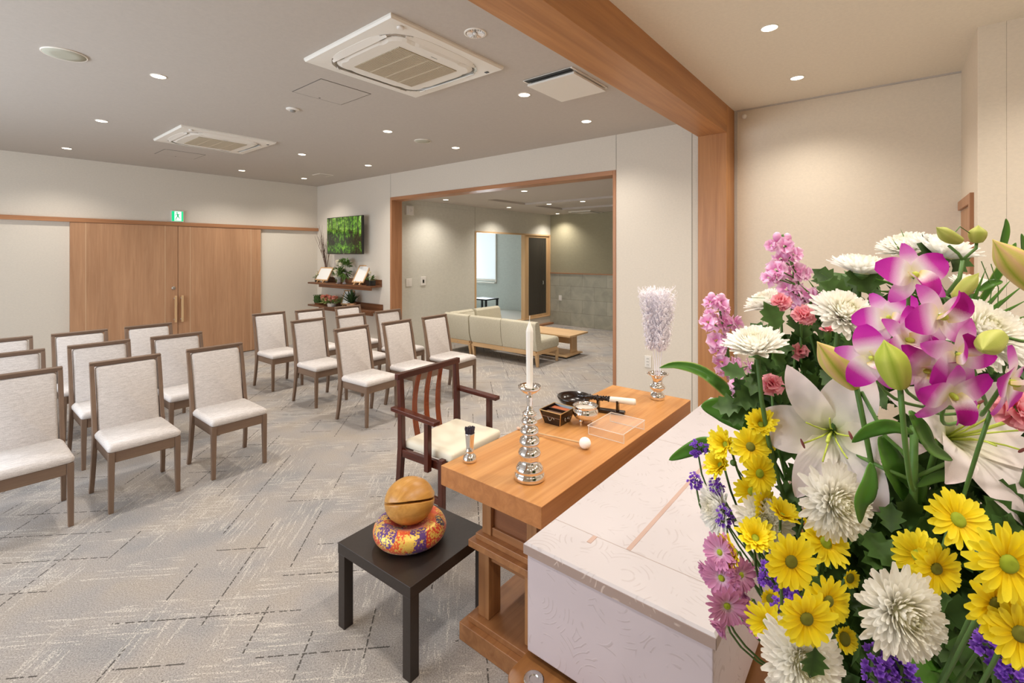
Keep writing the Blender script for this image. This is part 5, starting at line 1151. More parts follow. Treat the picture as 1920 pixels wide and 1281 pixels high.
def orchid_tpl(seed):
    t = tpl('orchid'); rd = random.Random(seed)
    def pet(nm, ang, L, Wd, mat, prof, tilt=0.15, curl=-0.35, cup=0.1):
        g = MB(); a = R(ang); rad = Vector((cos(a), sin(a), 0)); d = rad * cos(tilt) + UP * sin(tilt); nr = UP * cos(tilt) - rad * sin(tilt)
        strap(g, rad * 0.04, d, Vector((-sin(a), cos(a), 0)), nr, L, Wd, prof, curl + rd.uniform(-.1, .1), cup, 6, 9, 0.0, 1.0, 0.03, rd.uniform(0, 6)); g.build(nm, mat, t, smooth=True, color=True)
    pet('sepal', 90, 0.95, 0.24, P_orcs, lambda v: max(.05, sin(pi * (.12 + .84 * v)) ** .7), 0.2)
    pet('sepal', 218, 0.92, 0.25, P_orcs, lambda v: max(.05, sin(pi * (.15 + .82 * v)) ** .7), 0.05)
    pet('sepal', 322, 0.92, 0.25, P_orcs, lambda v: max(.05, sin(pi * (.15 + .82 * v)) ** .7), 0.05)
    pet('petal', 25, 0.98, 0.40, P_orc, pr_round, 0.28, -0.5); pet('petal', 155, 0.98, 0.40, P_orc, pr_round, 0.28, -0.5)
    g = MB(); a = R(270); rad = Vector((0, -1, 0)); d = rad * 0.45 + UP * 0.9; strap(g, Vector((0, 0.02, 0.03)), d, Vector((1, 0, 0)), UP * 0.45 - rad * 0.9, 0.78, 0.27, lambda v: 0.35 + 0.65 * sin(pi * min(1, .15 + .85 * v)), -1.5, 0.9, 6, 9, 0.0, 1.0, 0.05); g.build('lip', P_lip, t, smooth=True, color=True)
    MB().ball((0, 0.05, 0.10), 0.07, 0.09, 0.13, 10, 8).build('column', P_lil2, t, smooth=True, color=True); return t
def ruffle(g, R_, n, seed, L=0.6, Wd=0.34, th0=0.05, th1=1.7):
    rd = random.Random(seed)
    for i in range(n):
        f = (i + .5) / n; a = i * 2.39996 + rd.uniform(-.3, .3); th = th0 + (th1 - th0) * f ** 0.8 + rd.uniform(-.15, .15); rad = Vector((cos(a), sin(a), 0))
        d = rad * sin(th) + UP * cos(th); nr = UP * sin(th) - rad * cos(th)
        strap(g, d * R_ * 0.25, d, Vector((-sin(a), cos(a), 0)), nr, L * R_ * rd.uniform(1.0, 1.35), Wd * R_ * rd.uniform(.9, 1.3), lambda v: 0.3 + 0.7 * v ** 0.7, rd.uniform(-1.2, 0.9), rd.uniform(-.3, .5), 5, 5, 0.1, 1.0, 0.16, rd.uniform(0, 6))
M1, M2, M3 = mum_tpl(1), mum_tpl(2, 260, 1.0, 1.78), mum_tpl(3, 210, 0.86, 1.5)
D1 = daisy_tpl('daisy', P_yel, P_disc, 1); D2 = daisy_tpl('daisy', P_yel, P_discd, 2, 0.05, 0.84, 15, 0.13, 0.23); D3 = daisy_tpl('daisy', P_yel, P_disc, 3, 0.85, 0.9, 18, 0.12, 0.2, 3, -0.5); D4 = daisy_tpl('daisy', P_yel, P_discd, 4, 0.35, 0.5, 18, 0.10, 0.42, 2, 0.3, 0.12)
Q1 = daisy_tpl('daisy', P_pink, P_disc, 5, 0.15, 0.86, 19, 0.11, 0.16, 2); Q2 = daisy_tpl('daisy', P_pink, P_disc, 6, 1.1, 0.9, 17, 0.12, 0.14, 3, -0.4)
LY1, LY2 = lily_tpl(3, 1.0), lily_tpl(8, 0.85); OR1, OR2 = orchid_tpl(1), orchid_tpl(5)
CA = tpl('carnation'); g = MB(); ruffle(g, 1.0, 34, 4); g.build('petals', P_carn, CA, smooth=True, color=True); MB().lathe([(0.10, -1.5), (0.30, -1.2), (0.36, -0.5), (0.42, 0.0)], 12).build('calyx', L_stem, CA, smooth=True)
CB = tpl('carnation'); g = MB(); ruffle(g, 1.0, 16, 9, 0.7, 0.3, 0.05, 0.9); g.build('petals', P_carn, CB, smooth=True, color=True); MB().lathe([(0.10, -1.5), (0.36, -1.1), (0.42, -0.2), (0.40, 0.3)], 12).build('calyx', L_stem, CB, smooth=True)
FL = MB(); ruffle(FL, 1.0, 15, 12, 0.62, 0.36, 0.2, 2.0)
me_floret = FL.build('floret', P_stock, None, smooth=True, color=True)
def bud_tpl(mat, wd, seed, bend=0.0):
    t = tpl('lily_bud'); g = MB(); nv, nu = 16, 24; vs = []; cs = []
    for i in range(nv + 1):
        v = i / nv; r = wd * (0.32 + 0.68 * sin(pi * min(1, v * 0.80 + 0.10))) * (1 if v < 0.62 else max(0.04, 1 - ((v - 0.62) / 0.38) ** 1.7 * 0.97))
        if v < 0.06: r *= 0.5 + v * 8
        for j in range(nu):
            a = 2 * pi * j / nu; rr_ = r * (1 - 0.10 * abs(cos(1.5 * a)) ** 6); vs.append((rr_ * cos(a) + bend * v * v, rr_ * sin(a), v)); cs.append(abs(cos(1.5 * a)) * 0.9)
    fs = [(i * nu + j, i * nu + (j + 1) % nu, (i + 1) * nu + (j + 1) % nu, (i + 1) * nu + j) for i in range(nv) for j in range(nu)]; fs.append(tuple(range(nu - 1, -1, -1))); fs.append(tuple(nv * nu + k for k in range(nu)))
    g.add(vs, fs, cs); g.build('bud', mat, t, smooth=True, color=True); return t
LB1, LB2 = bud_tpl(P_buds, 0.19, 1, 0.06), bud_tpl(P_bud, 0.27, 2, -0.03)
OB = bud_tpl(P_obud, 0.22, 3, 0.22); OB.name = 'orchid_bud'; OBr = bud_tpl(P_obud, 0.40, 3, 0.0); OBr.name = 'orchid_bud'
ST = tpl('statice'); rd = random.Random(6); g = MB()
for i in range(46):
    a = rd.uniform(0, 6.28); z = rd.uniform(-.8, .9); r = sqrt(max(0, 1 - z * z)) * rd.uniform(.3, .8); p = Vector((r * cos(a), r * sin(a), z)); up_ = (p + UP * 1.2).normalized()
    for k in range(5):
        b_ = k * 1.2566; sd = up_.cross(Vector((cos(b_), sin(b_), .3))).normalized(); dd = (up_ * 0.7 + sd).normalized(); s2_ = dd.cross(up_).normalized() * 0.09
        g.add([p, p + dd * .16 - s2_, p + dd * .27, p + dd * .16 + s2_], [(0, 1, 2, 3)], [0, .6, 1, .6])
g.build('florets', P_stat, ST, color=True)['kind'] = 'stuff'
g = MB(); g.tube([(0, 0, -1.4), (0, 0, 0.6)], 0.10, 6, r2=0.05)
for k in range(6): a = k; g.tube([(0, 0, -0.9 + .2 * k), (.5 * cos(a), .5 * sin(a), -.3 + .2 * k)], 0.06, 5)
g.build('stem', L_stemd, ST)

def frame_of(n, spin):
    z = (RT * n[0] + UP * n[1] - FW * n[2]).normalized(); x = UP.cross(z); x = x.normalized() if x.length > 1e-3 else RT.copy(); y = z.cross(x)
    x2 = x * cos(spin) + y * sin(spin); y2 = z.cross(x2); return Matrix((x2, y2, z)).transposed().to_4x4()
def put(T, name, label, cat, group, px, py, d, n, size, spin=0.0, stem=0.003, bendk=0.35, stemm=None, tail=0.3, core=None):
    """a copy of template T at a point of the place, facing n (right, up, toward the viewer), with its own stem"""
    FLW.append((px, py, d, size * F / d)); o = copy_tree(T); o.name = name; o['label'] = label; o['category'] = cat
    if group: o['group'] = group
    M = Matrix.Translation(at(px, py, d)) @ frame_of(n, spin) @ Matrix.Scale(size, 4); o.matrix_world = M
    if stem:
        nz = M.to_3x3() @ UP; nz.normalize(); p0 = M @ Vector((0, 0, -tail)); C = core or CORE; L = (C - p0).length
        P = []
        p1 = p0 - nz * L * bendk * 0.4 - UP * L * bendk
        for k in range(9):
            f = k / 8 * 0.86; P.append(p0 * (1 - f) ** 2 + p1 * 2 * f * (1 - f) + C * f * f)
        I = M.inverted(); g = MB(); g.tube([I @ q for q in P], stem / size, 6); g.build('stem', stemm or L_stemd, o, smooth=True)
    return o
GM = 'white chrysanthemums'
mums = [(M1, 1688, 1148, 0.56, (0.0, .22, 1), 0.051, 'large blush white chrysanthemum facing out, low among dark leaves under the paired yellow daisies'),
 (M2, 1568, 942, 0.68, (0.1, .25, 1), 0.053, 'cream chrysanthemum with yellow heart directly under the big open lily'),
 (M2, 1506, 1240, 0.60, (-.1, .35, 1), 0.050, 'white chrysanthemum at the bottom picture edge next to the coffin end'),
 (M3, 1432, 978, 0.84, (-.3, .45, .8), 0.050, 'white chrysanthemum half hidden behind three yellow daisies over the coffin'),
 (M3, 1352, 952, 0.93, (-1, .15, .1), 0.052, 'greenish white chrysanthemum seen sideways, leaning out over the coffin lid'),
 (M3, 1418, 655, 0.84, (-.28, .95, .22), 0.056, 'white chrysanthemum in profile beside the wooden column, next to the lilac stock'),
 (M1, 1582, 590, 0.78, (.02, .72, .65), 0.052, 'round white chrysanthemum with yellow eye between pink carnations and orchids'),
 (M3, 1614, 510, 0.86, (.1, 1, .12), 0.052, 'white chrysanthemum in profile high against the altar wall'),
 (M3, 1440, 574, 1.02, (-.45, .9, .0), 0.050, 'white chrysanthemum in profile partly behind the pink stock blossoms'),
 (M3, 1700, 470, 0.92, (-.35, .95, .1), 0.052, 'spiky white chrysanthemum behind the topmost orchid'),
 (M3, 1765, 480, 0.82, (.25, 1, .15), 0.056, 'white chrysanthemum in profile behind the curved orchid buds'),
 (M1, 1838, 625, 0.72, (0, .65, .75), 0.062, 'white chrysanthemum behind the opening orchid bud near the picture edge'),
 (M3, 1905, 640, 0.78, (.3, .8, .5), 0.056, 'white chrysanthemum cut off by the picture edge beside the orchids'),
 (M3, 1818, 540, 1.0, (0, .9, .4), 0.040, 'small white chrysanthemum deep behind the orchid stalk')]
for i, (T, px, py, d, n, s, lb) in enumerate(mums): put(T, 'chrysanthemum', lb, 'flower', GM, px, py, d, n, s, i * 1.3, 0.004)
GY = 'yellow daisies'
yel = [(D3, 1427, 797, 0.86, (-.3, .55, .6), .032, 'yellow daisy tucked behind the lily petal, the topmost one'),
 (D1, 1452, 812, 0.87, (.3, .1, .9), .030, 'yellow daisy mostly hidden behind the white lily'),
 (D3, 1362, 834, 0.92, (-.85, .35, .4), .036, 'yellow daisy turned sideways beside the round green bud'),
 (D2, 1407, 838, 0.86, (-.15, .45, .85), .036, 'open yellow daisy left of the white lily, green disc showing'),
 (D3, 1352, 873, 0.93, (-.75, .5, .35), .034, 'yellow daisy nodding outward right above the purple statice tips'),
 (D1, 1424, 888, 0.84, (.15, .2, 1), .034, 'open yellow daisy touching the low lily petal'),
 (D1, 1410, 921, 0.86, (-.25, .05, 1), .033, 'open yellow daisy in the middle of the leaning cluster'),
 (D2, 1432, 944, 0.84, (.45, .05, .9), .030, 'yellow daisy with brownish disc just over the hidden chrysanthemum'),
 (D3, 1466, 968, 0.80, (.05, .85, .4), .030, 'yellow daisy in profile left of the cream chrysanthemum'),
 (D4, 1514, 965, 0.78, (.25, .25, .9), .020, 'small half open yellow daisy against the cream chrysanthemum'),
 (D3, 1416, 1010, 0.80, (-.2, .75, .6), .036, 'cupped yellow daisy in front of the hidden white chrysanthemum'),
 (D3, 1377, 1036, 0.80, (-.95, .1, .3), .036, 'yellow daisy in pure profile just above the mauve daisies'),
 (D2, 1483, 1053, 0.62, (0, .15, 1), .037, 'biggest open yellow daisy of the lower cluster, pale green disc'),
 (D1, 1548, 1018, 0.68, (.05, .62, .75), .034, 'yellow daisy on its long stem under the cream chrysanthemum'),
 (D4, 1593, 1084, 0.70, (.2, .05, 1), .019, 'small yellow daisy alone between dark leaves and the large blush chrysanthemum'),
 (D2, 1552, 1127, 0.62, (.15, .05, 1), .034, 'open yellow daisy with dark disc right of the biggest one'),
 (D4, 1447, 1124, 0.72, (-.35, .2, .9), .020, 'small yellow daisy wedged between mauve and purple flowers'),
 (D1, 1441, 1168, 0.68, (-.6, .0, .85), .032, 'yellow daisy turned away beside the grey coffin side'),
 (D2, 1512, 1160, 0.58, (-.05, .05, 1), .036, 'open yellow daisy directly over the bottom white chrysanthemum'),
 (D4, 1583, 1198, 0.64, (.15, .35, .9), .022, 'small drooping yellow daisy right of the bottom white chrysanthemum'),
 (D1, 1796, 975, 0.56, (-.05, .5, .85), .036, 'upright yellow daisy high among dark leaves under the second lily'),
 (D1, 1722, 1043, 0.64, (-.35, .4, .8), .034, 'yellow daisy overlapped by its twin above the blush chrysanthemum'),
 (D2, 1755, 1066, 0.58, (0, .1, 1), .032, 'front yellow daisy of the overlapping pair'),
 (D1, 1890, 1057, 0.46, (-.1, .15, 1), .038, 'very large yellow daisy at the picture edge'),
 (D2, 1868, 1133, 0.47, (-.05, .1, 1), .033, 'yellow daisy with olive disc below the very large one'),
 (D2, 1912, 1188, 0.46, (-.15, .2, 1), .034, 'lowest yellow daisy at the picture edge above purple statice'),
 (D1, 1918, 1135, 0.52, (.2, .1, 1), .030, 'yellow daisy cut off by the picture edge between three others')]
for i, (T, px, py, d, n, s, lb) in enumerate(yel): put(T, 'daisy', lb, 'flower', GY, px, py, d, n, s, i * 0.9, 0.0022)
GP = 'mauve daisies'
pin = [(Q1, 1350, 1036, .80, (-.75, .3, .5), .032, 'mauve daisy facing the coffin, uppermost of its cluster'), (Q2, 1336, 1070, .82, (-.95, -.1, .1), .026, 'half closed mauve daisy sticking out farthest over the coffin'),
 (Q1, 1353, 1084, .79, (-.6, .1, .7), .034, 'mauve daisy behind the one with green eye'), (Q1, 1389, 1078, .78, (.25, .1, .9), .030, 'pale mauve daisy under the yellow profile daisy'),
 (Q1, 1363, 1136, .75, (-.15, .0, 1), .034, 'mauve daisy with bright green eye at the coffin corner'), (Q2, 1358, 1165, .76, (-.7, -.5, .3), .026, 'mauve daisy bud hanging below the coffin corner'),
 (Q2, 1408, 1125, .78, (-.9, .1, .2), .018, 'small mauve bud in the middle of bare stems'), (Q1, 1420, 1165, .74, (-.7, .1, .5), .026, 'mauve daisy hidden behind the turned away yellow daisy')]
for i, (T, px, py, d, n, s, lb) in enumerate(pin): put(T, 'daisy', lb, 'flower', GP, px, py, d, n, s, i * 1.1, 0.0018)
GS = 'purple statice'
sta = [(1307, 842, .98, .016, 'purple statice tip on the long green leaf over the coffin'), (1332, 846, .97, .014, 'purple statice tip tucked behind the sideways yellow daisy'), (1303, 902, .95, .015, 'purple statice tip reaching farthest over the coffin lid'), (1344, 912, .93, .015, 'purple statice below the nodding yellow daisy'),
 (1358, 968, .90, .018, 'purple statice beside the sideways greenish chrysanthemum'), (1447, 1083, .76, .022, 'purple statice behind the biggest yellow daisy, toward the mauve flowers'), (1500, 1104, .74, .026, 'purple statice between three open yellow daisies'), (1468, 1146, .70, .018, 'purple statice left of the daisy over the bottom chrysanthemum'),
 (1665, 1228, .62, .024, 'purple statice just below the large blush chrysanthemum'), (1650, 1266, .60, .020, 'purple statice at the bottom picture edge, left of its neighbour'), (1690, 1262, .60, .020, 'purple statice at the bottom picture edge beside a big leaf'), (1866, 1212, .54, .022, 'purple statice spray right under the lowest yellow daisies'), (1895, 1245, .53, .020, 'purple statice in the bottom corner, the upper one'), (1912, 1276, .52, .018, 'purple statice in the very bottom corner')]
for i, (px, py, d, s, lb) in enumerate(sta): put(ST, 'statice', lb, 'flower', GS, px, py, d, (-.3, 1, .3), s * 1.15, i, 0.0018, tail=1.2, bendk=0.2)
# lilies and their buds
put(LY1, 'lily', 'large open white lily with pale pink blush, centre of the arrangement', 'flower', 'white lilies', 1556, 815, .80, (-.62, .12, .75), .098, 0.1, .005, stemm=L_stem, tail=.6)
put(LY2, 'lily', 'open white lily below the purple orchids, petals cupped upward', 'flower', 'white lilies', 1818, 812, .72, (.05, .50, .8), .098, 1.6, .005, stemm=L_stem, tail=.6)
put(LB1, 'lily_bud', 'long blush yellow lily bud between chrysanthemum and orchids', 'flower bud', 'lily buds', 1606, 726, .74, (-.72, .70, .1), .105, 0.4, .004, stemm=L_stem, tail=0, bendk=.25)
put(LB2, 'lily_bud', 'plump green lily bud in front of the orchids', 'flower bud', 'lily buds', 1688, 729, .56, (-.32, .95, .05), .062, 0.3, .003, stemm=L_stem, tail=0, bendk=.4, core=at(1716, 905, .715))
put(LB1, 'lily_bud', 'large pale yellow lily bud cut off by the picture edge', 'flower bud', 'lily buds', 1952, 548, .62, (-.72, .68, .05), .096, 2.0, .004, stemm=L_stem, tail=0, bendk=.2)
# orchids
orc = [(OR1, 1712, 520, .60, (-.1, .25, 1), .046, 0.12, 'topmost purple and white orchid'), (OR2, 1762, 590, .56, (.1, .0, 1), .047, 2.9, 'orchid with the broadest round magenta petal, under the topmost one'), (OR1, 1702, 640, .57, (.2, .2, 1), .043, 0.9, 'orchid right above the plump green bud'),
 (OR2, 1793, 662, .54, (.1, -.1, 1), .046, 3.6, 'orchid behind the opening bud, petals spreading down'), (OR1, 1738, 694, .56, (-.2, .0, 1), .040, 2.0, 'orchid half hidden in the middle of the spray'), (OR2, 1782, 742, .54, (.0, -.35, .9), .044, 0.2, 'lowest orchid, hanging over the second lily'),
 (OR2, 1638, 672, .62, (-.5, .1, .8), .044, 1.4, 'orchid facing away at the outer side of the spray, behind the green bud'), (OR1, 1893, 712, .53, (.4, -.2, .8), .046, 2.6, 'orchid cut off by the picture edge over the pink carnation'), (OR1, 1668, 600, .64, (-.5, .3, .7), .042, 0.5, 'pale orchid seen sideways below the topmost one')]
OC = at(1850, 760, .70)
for T, px, py, d, n, s, sp_, lb in orc: put(T, 'orchid', lb, 'flower', 'purple orchids', px, py, d, n, s, sp_, .0022, stemm=L_stem, tail=.05, core=OC)
put(OB, 'orchid_bud', 'curved olive orchid bud at the very top, lying sideways', 'flower bud', 'orchid buds', 1803, 452, .60, (-.95, .25, .0), .040, 1.0, 0)
put(OBr, 'orchid_bud', 'round olive orchid bud on the tip of the forked stalk', 'flower bud', 'orchid buds', 1831, 456, .60, (0, 1, .1), .023, 0.0, 0)
put(OB, 'orchid_bud', 'pale orchid bud just opening beside the broad magenta petal', 'flower bud', 'orchid buds', 1788, 560, .58, (.75, .65, .1), .040, 2.0, 0)
put(OB, 'orchid_bud', 'large pale green orchid bud splitting open near the picture edge', 'flower bud', 'orchid buds', 1878, 628, .52, (-.9, -.3, .3), .056, 0.5, 0)
t = thing('orchid_stalk', 'forked green orchid stalk carrying the olive buds', 'stem'); I = at
MB().tube([at(1850, 760, .72), at(1790, 600, .62), at(1772, 556, .60), at(1799, 522, .60), at(1805, 488, .60)], .0028, 8, r2=.0022).build('main_stem', L_stem, t, smooth=True)
MB().tube([at(1805, 488, .60), at(1797, 476, .60), at(1779, 461, .60)], .0018, 7).build('side_stem', L_stem, t, smooth=True)
MB().tube([at(1805, 488, .60), at(1818, 476, .60), at(1830, 466, .60), at(1831, 454, .60)], .0018, 7).build('side_stem', L_stem, t, smooth=True)
MB().tube([at(1955, 640, .56), at(1915, 640, .52), at(1884, 632, .52)], .0018, 7).build('side_stem', L_stem, t, smooth=True)
MB().tube([at(1772, 556, .60), at(1782, 562, .59), at(1790, 560, .58)], .0018, 7).build('side_stem', L_stem, t, smooth=True)
# stocks: florets up a stem
def stock(label, pts, top, bot, d):
    t = thing('stock', label, 'flower', at(*top, d), 0, 'lilac stocks'); I = Matrix.Translation(-at(*top, d))
    MB().tube([I @ at(*top, d), I @ at((top[0] + bot[0]) / 2 + 3, (top[1] + bot[1]) / 2, d + .01), I @ at(*bot, d), I @ CORE], [.0025, .0035, .004, .004], 8).build('stem', L_stem, t, smooth=True)
    rd = random.Random(int(top[0]))
    for k, (x, y, s) in enumerate(pts):
        o = me_floret.copy(); o.name = 'floret'; col.objects.link(o); o.parent = t; r = s / 2 / F * d * 1.12
        cxp = top[0] + (bot[0] - top[0]) * (y - top[1]) / max(1, bot[1] - top[1]); sx_ = (x - cxp) / 30
        M = (I @ Matrix.Translation(at(x, y, d + rd.uniform(-.015, .015)))) @ frame_of((sx_, rd.uniform(.1, .7), rd.uniform(.3, 1)), rd.uniform(0, 6)) @ Matrix.Scale(r, 4); o.matrix_local = M
        a, b_ = I @ at(cxp, y + 12, d), M.translation
        MB().tube([a, (a + b_) / 2 + Vector((0, 0, .002)), b_], .0014, 5).build('flower_stalk', L_stem, t)
    for x, y in ((top[0] - 10, top[1] + 4), (top[0] + 9, top[1] + 6)):
        g = MB(); g.T = I @ Matrix.Translation(at(x, y, d)); g.ball((0, 0, 0), .008, .008, .010, 10, 8); g.c = [min(1, max(0, (v.z - g.T.translation.z) / .02 + .5)) for v in g.v]; g.build('bud', P_stock, t, smooth=True, color=True)
    return t
stock('tall lilac pink stock standing highest against the altar wall', [(1447, 461, 24), (1470, 463, 34), (1488, 478, 32), (1463, 486, 26), (1456, 508, 38), (1487, 510, 42), (1505, 512, 32), (1443, 522, 30), (1476, 543, 34), (1500, 553, 40), (1526, 558, 36), (1490, 568, 30), (1458, 520, 26)], (1467, 440), (1510, 590), .96)
stock('lilac pink stock in front of the wooden column', [(1332, 567, 26), (1350, 568, 30), (1359, 582, 20), (1332, 590, 24), (1328, 605, 32), (1354, 604, 38), (1377, 607, 32), (1343, 640, 34), (1362, 641, 32), (1346, 656, 30), (1353, 680, 34), (1359, 697, 30), (1378, 682, 26), (1402, 687, 24)], (1344, 552), (1372, 720), 1.02)
stock('low rosy stock blossom over the coffin between long leaf and lily', [(1384, 722, 34), (1398, 728, 34), (1396, 748, 30), (1386, 738, 26)], (1392, 716), (1420, 770), .98)
for i, (T, px, py, d, n, s, lb) in enumerate([(CA, 1464, 568, .92, (-.4, .5, .7), .019, 'salmon pink carnation below the tall stock'), (CA, 1506, 592, .88, (-.35, .5, .8), .020, 'salmon pink carnation left of the round white chrysanthemum'), (CB, 1552, 624, .86, (-.2, .9, .3), .015, 'pink carnation bud under the round white chrysanthemum'),
    (CB, 1497, 660, .92, (-.3, .3, .9), .020, 'dusky pink carnation among dark leaves above the lily'), (CA, 1447, 722, .86, (-.4, .5, .7), .020, 'bright pink carnation just above the big lily'), (CA, 1903, 768, .58, (-.1, .3, 1), .025, 'coral pink carnation cut off by the picture edge')]):
    put(T, 'carnation', lb, 'flower', 'pink carnations', px, py, d, n, s, i, .0025, stemm=L_stem, tail=1.3)
# single round bud on a thin stem
t = thing('daisy_bud', 'round green daisy bud on a thin stem between the yellow daisies', 'flower bud', at(1375, 868, .9)); I = Matrix.Translation(-at(1375, 868, .9))
MB().ball((0, 0, 0), .006, nu=12, nv=8).build('bud', L_stemd, t, smooth=True); MB().tube([(0, 0, 0), I @ at(1400, 905, .9), I @ at(1460, 990, .9), I @ CORE], .0014, 5).build('stem', L_stemd, t)

# leaves: each large one on its own
def leaf(name, label, pts, wpx, mat, dshift=0, fold=0.25, nrm=(0, .5, 1), group='long green leaves', prof=pr_leaf, tw=0.0):
    """pts: (px,py,d) along the midrib"""
    P = [at(*p) for p in pts]; n = 20; Q = []
    for k in range(n + 1):
        f = k / n * (len(P) - 1); i = min(int(f), len(P) - 2); u = f - i
        p0, p1, p2, p3 = P[max(i - 1, 0)], P[i], P[i + 1], P[min(i + 2, len(P) - 1)]
        Q.append(0.5 * ((2 * p1) + (p2 - p0) * u + (2 * p0 - 5 * p1 + 4 * p2 - p3) * u * u + (3 * p1 - p0 - 3 * p2 + p3) * u ** 3))
    org = Q[0].copy(); N0 = (RT * nrm[0] + UP * nrm[1] - FW * nrm[2]).normalized(); vs = []; cs = []
    hw = wpx / 2 / F * pts[len(pts) // 2][2]
    for k, q in enumerate(Q):
        t_ = (Q[min(k + 1, n)] - Q[max(k - 1, 0)]).normalized(); s_ = t_.cross(N0).normalized(); s_ = (s_ * cos(tw * k / n) + N0 * sin(tw * k / n)); w_ = hw * prof(k / n)
        for j in range(7):
            u = j / 3 - 1; vs.append(q + s_ * (u * w_) + N0 * (fold * w_ * abs(u) - 0.02 * w_ * sin(k * 1.1 + j)) - org); cs.append(j / 6)
    g = MB().add(vs, [(k * 7 + j, k * 7 + j + 1, (k + 1) * 7 + j + 1, (k + 1) * 7 + j) for k in range(n) for j in range(6)], cs)
    o = g.build(name, mat, smooth=True, color=True, thick=0.0006); o.location = org; tag(o, label, 'leaf', group); return o
B = 'leaf_blade'
leaf(B, 'long striped leaf arching across the wall toward the silver vase', [(1430, 800, .98), (1385, 755, 1.0), (1320, 700, 1.03), (1270, 685, 1.05), (1236, 690, 1.06)], 26, L_blade, prof=lambda v: max(.03, 1 - v ** 3) * (.6 + .4 * min(1, v * 4)))
leaf(B, 'broad rolled leaf lying over the far end of the coffin', [(1440, 812, .93), (1400, 790, .96), (1350, 768, .99), (1314, 762, 1.0)], 50, L_lily)
leaf(B, 'thin curved leaf hanging over the coffin lid beside the statice', [(1370, 838, .96), (1325, 832, .98), (1290, 845, 1.0), (1254, 863, 1.01)], 26, L_lily)
leaf(B, 'wide dark leaf crossing below the plump green bud', [(1712, 812, .66), (1670, 800, .66), (1630, 808, .67), (1597, 830, .68)], 26, L_lily)
leaf(B, 'glossy bright leaf curling from under the plump bud to the second lily', [(1706, 770, .60), (1722, 800, .59), (1745, 840, .59), (1786, 863, .60)], 32, L_lily, fold=.4)
leaf(B, 'narrow leaf hanging straight down beside the cream chrysanthemum', [(1634, 868, .60), (1628, 910, .59), (1614, 945, .59), (1613, 982, .60)], 32, L_lily)
leaf(B, 'broad dark leaf slanting down to the thick green stem', [(1650, 818, .74), (1672, 870, .73), (1692, 910, .73), (1702, 944, .73)], 52, L_lily)
leaf(B, 'long leaf spreading from the thick stem under the second lily', [(1720, 912, .70), (1760, 893, .71), (1820, 888, .73), (1900, 897, .76)], 20, L_lily)
leaf(B, 'narrow upright leaf behind the thick stem', [(1722, 960, .72), (1728, 920, .72), (1732, 890, .73)], 16, L_lily)
leaf(B, 'upright blade leaf rising highest near the picture edge', [(1874, 500, .80), (1880, 460, .80), (1886, 430, .80), (1886, 410, .80)], 14, L_lily)
leaf(B, 'blade leaf standing at the very picture edge', [(1930, 520, .80), (1922, 480, .80), (1915, 438, .80)], 16, L_lily)
leaf(B, 'blade leaf running behind the pale yellow bud to the lower side', [(1830, 580, .82), (1860, 530, .82), (1890, 480, .82), (1905, 455, .83)], 16, L_blade)
leaf(B, 'short curved leaf beside the pale opening orchid bud', [(1836, 545, .80), (1858, 532, .80), (1880, 528, .80)], 14, L_lily)
leaf(B, 'large glossy leaf at the bottom edge beside purple statice', [(1738, 1228, .66), (1745, 1262, .64), (1775, 1300, .64)], 110, L_lily, prof=lambda v: max(.05, sin(pi * (.1 + .75 * v))))
# palm fans
def fan(label, base, tips, d, wpx, grp='palm leaf fans'):
    t = thing('palm_leaf', label, 'leaf', at(*base, d), 0, grp); I = Matrix.Translation(-at(*base, d)); g = MB()
    for k, (x, y) in enumerate(tips):
        a, b_ = at(*base, d), at(x, y, d + .02 * (k % 3)); dr = (b_ - a).normalized(); s_ = dr.cross(FW).normalized() * wpx / 2 / F * d; m_ = (a + b_) / 2 + UP * (b_ - a).length * .03
        g.add([I @ a, I @ (m_ - s_), I @ (m_ + s_ * .2 - FW * .002), I @ (m_ + s_), I @ b_, ], [(0, 1, 2), (0, 2, 3), (1, 4, 2), (2, 4, 3)], [.1, .3, .5, .3, .9])
    g.build('leaflets', L_lily, t, color=True); MB().tube([(0, 0, 0), I @ (at(*base, d) * .5 + CORE * .5), I @ CORE], .0025, 6).build('stalk', L_stem, t); return t
fan('palm fan leaflets behind the tall stock and round chrysanthemum', (1565, 600), [(1496, 530), (1512, 520), (1530, 518), (1548, 522), (1480, 545), (1545, 560), (1590, 540)], .95, 6)
fan('cut palm leaflets poking up behind the spiky chrysanthemum', (1740, 560), [(1672, 446), (1688, 428), (1684, 446), (1640, 480), (1650, 500), (1634, 520), (1636, 545)], .90, 8)
fan('palm fan spreading behind the pale yellow bud', (1800, 640), [(1860, 520), (1880, 505), (1900, 520), (1925, 530), (1930, 560), (1935, 590), (1920, 620), (1900, 640), (1880, 560), (1850, 500)], .86, 10)
# thick lily stem
t = thing('lily_stalk', 'thick upright green lily stalk with side branches under the orchids', 'stem', at(1712, 1010, .72)); I = Matrix.Translation(-at(1712, 1010, .72))
MB().tube([I @ at(1712, 1100, .74), I @ at(1712, 1000, .72), I @ at(1713, 900, .71), I @ at(1714, 800, .70)], .0052, 10).build('main_stem', L_stem, t, smooth=True)
MB().tube([I @ at(1716, 895, .71), I @ at(1750, 880, .71), I @ at(1790, 862, .71), I @ at(1815, 850, .74)], .003, 8).build('side_stem', L_stem, t, smooth=True)
MB().tube([I @ at(1708, 870, .71), I @ at(1690, 845, .72), I @ at(1660, 818, .73), I @ at(1615, 735, .74)], .003, 8).build('side_stem', L_stem, t, smooth=True)
MB().tube([I @ at(1709, 900, .71), I @ at(1660, 880, .73), I @ at(1615, 858, .77), I @ at(1580, 835, .82)], .003, 8).build('side_stem', L_stem, t, smooth=True)

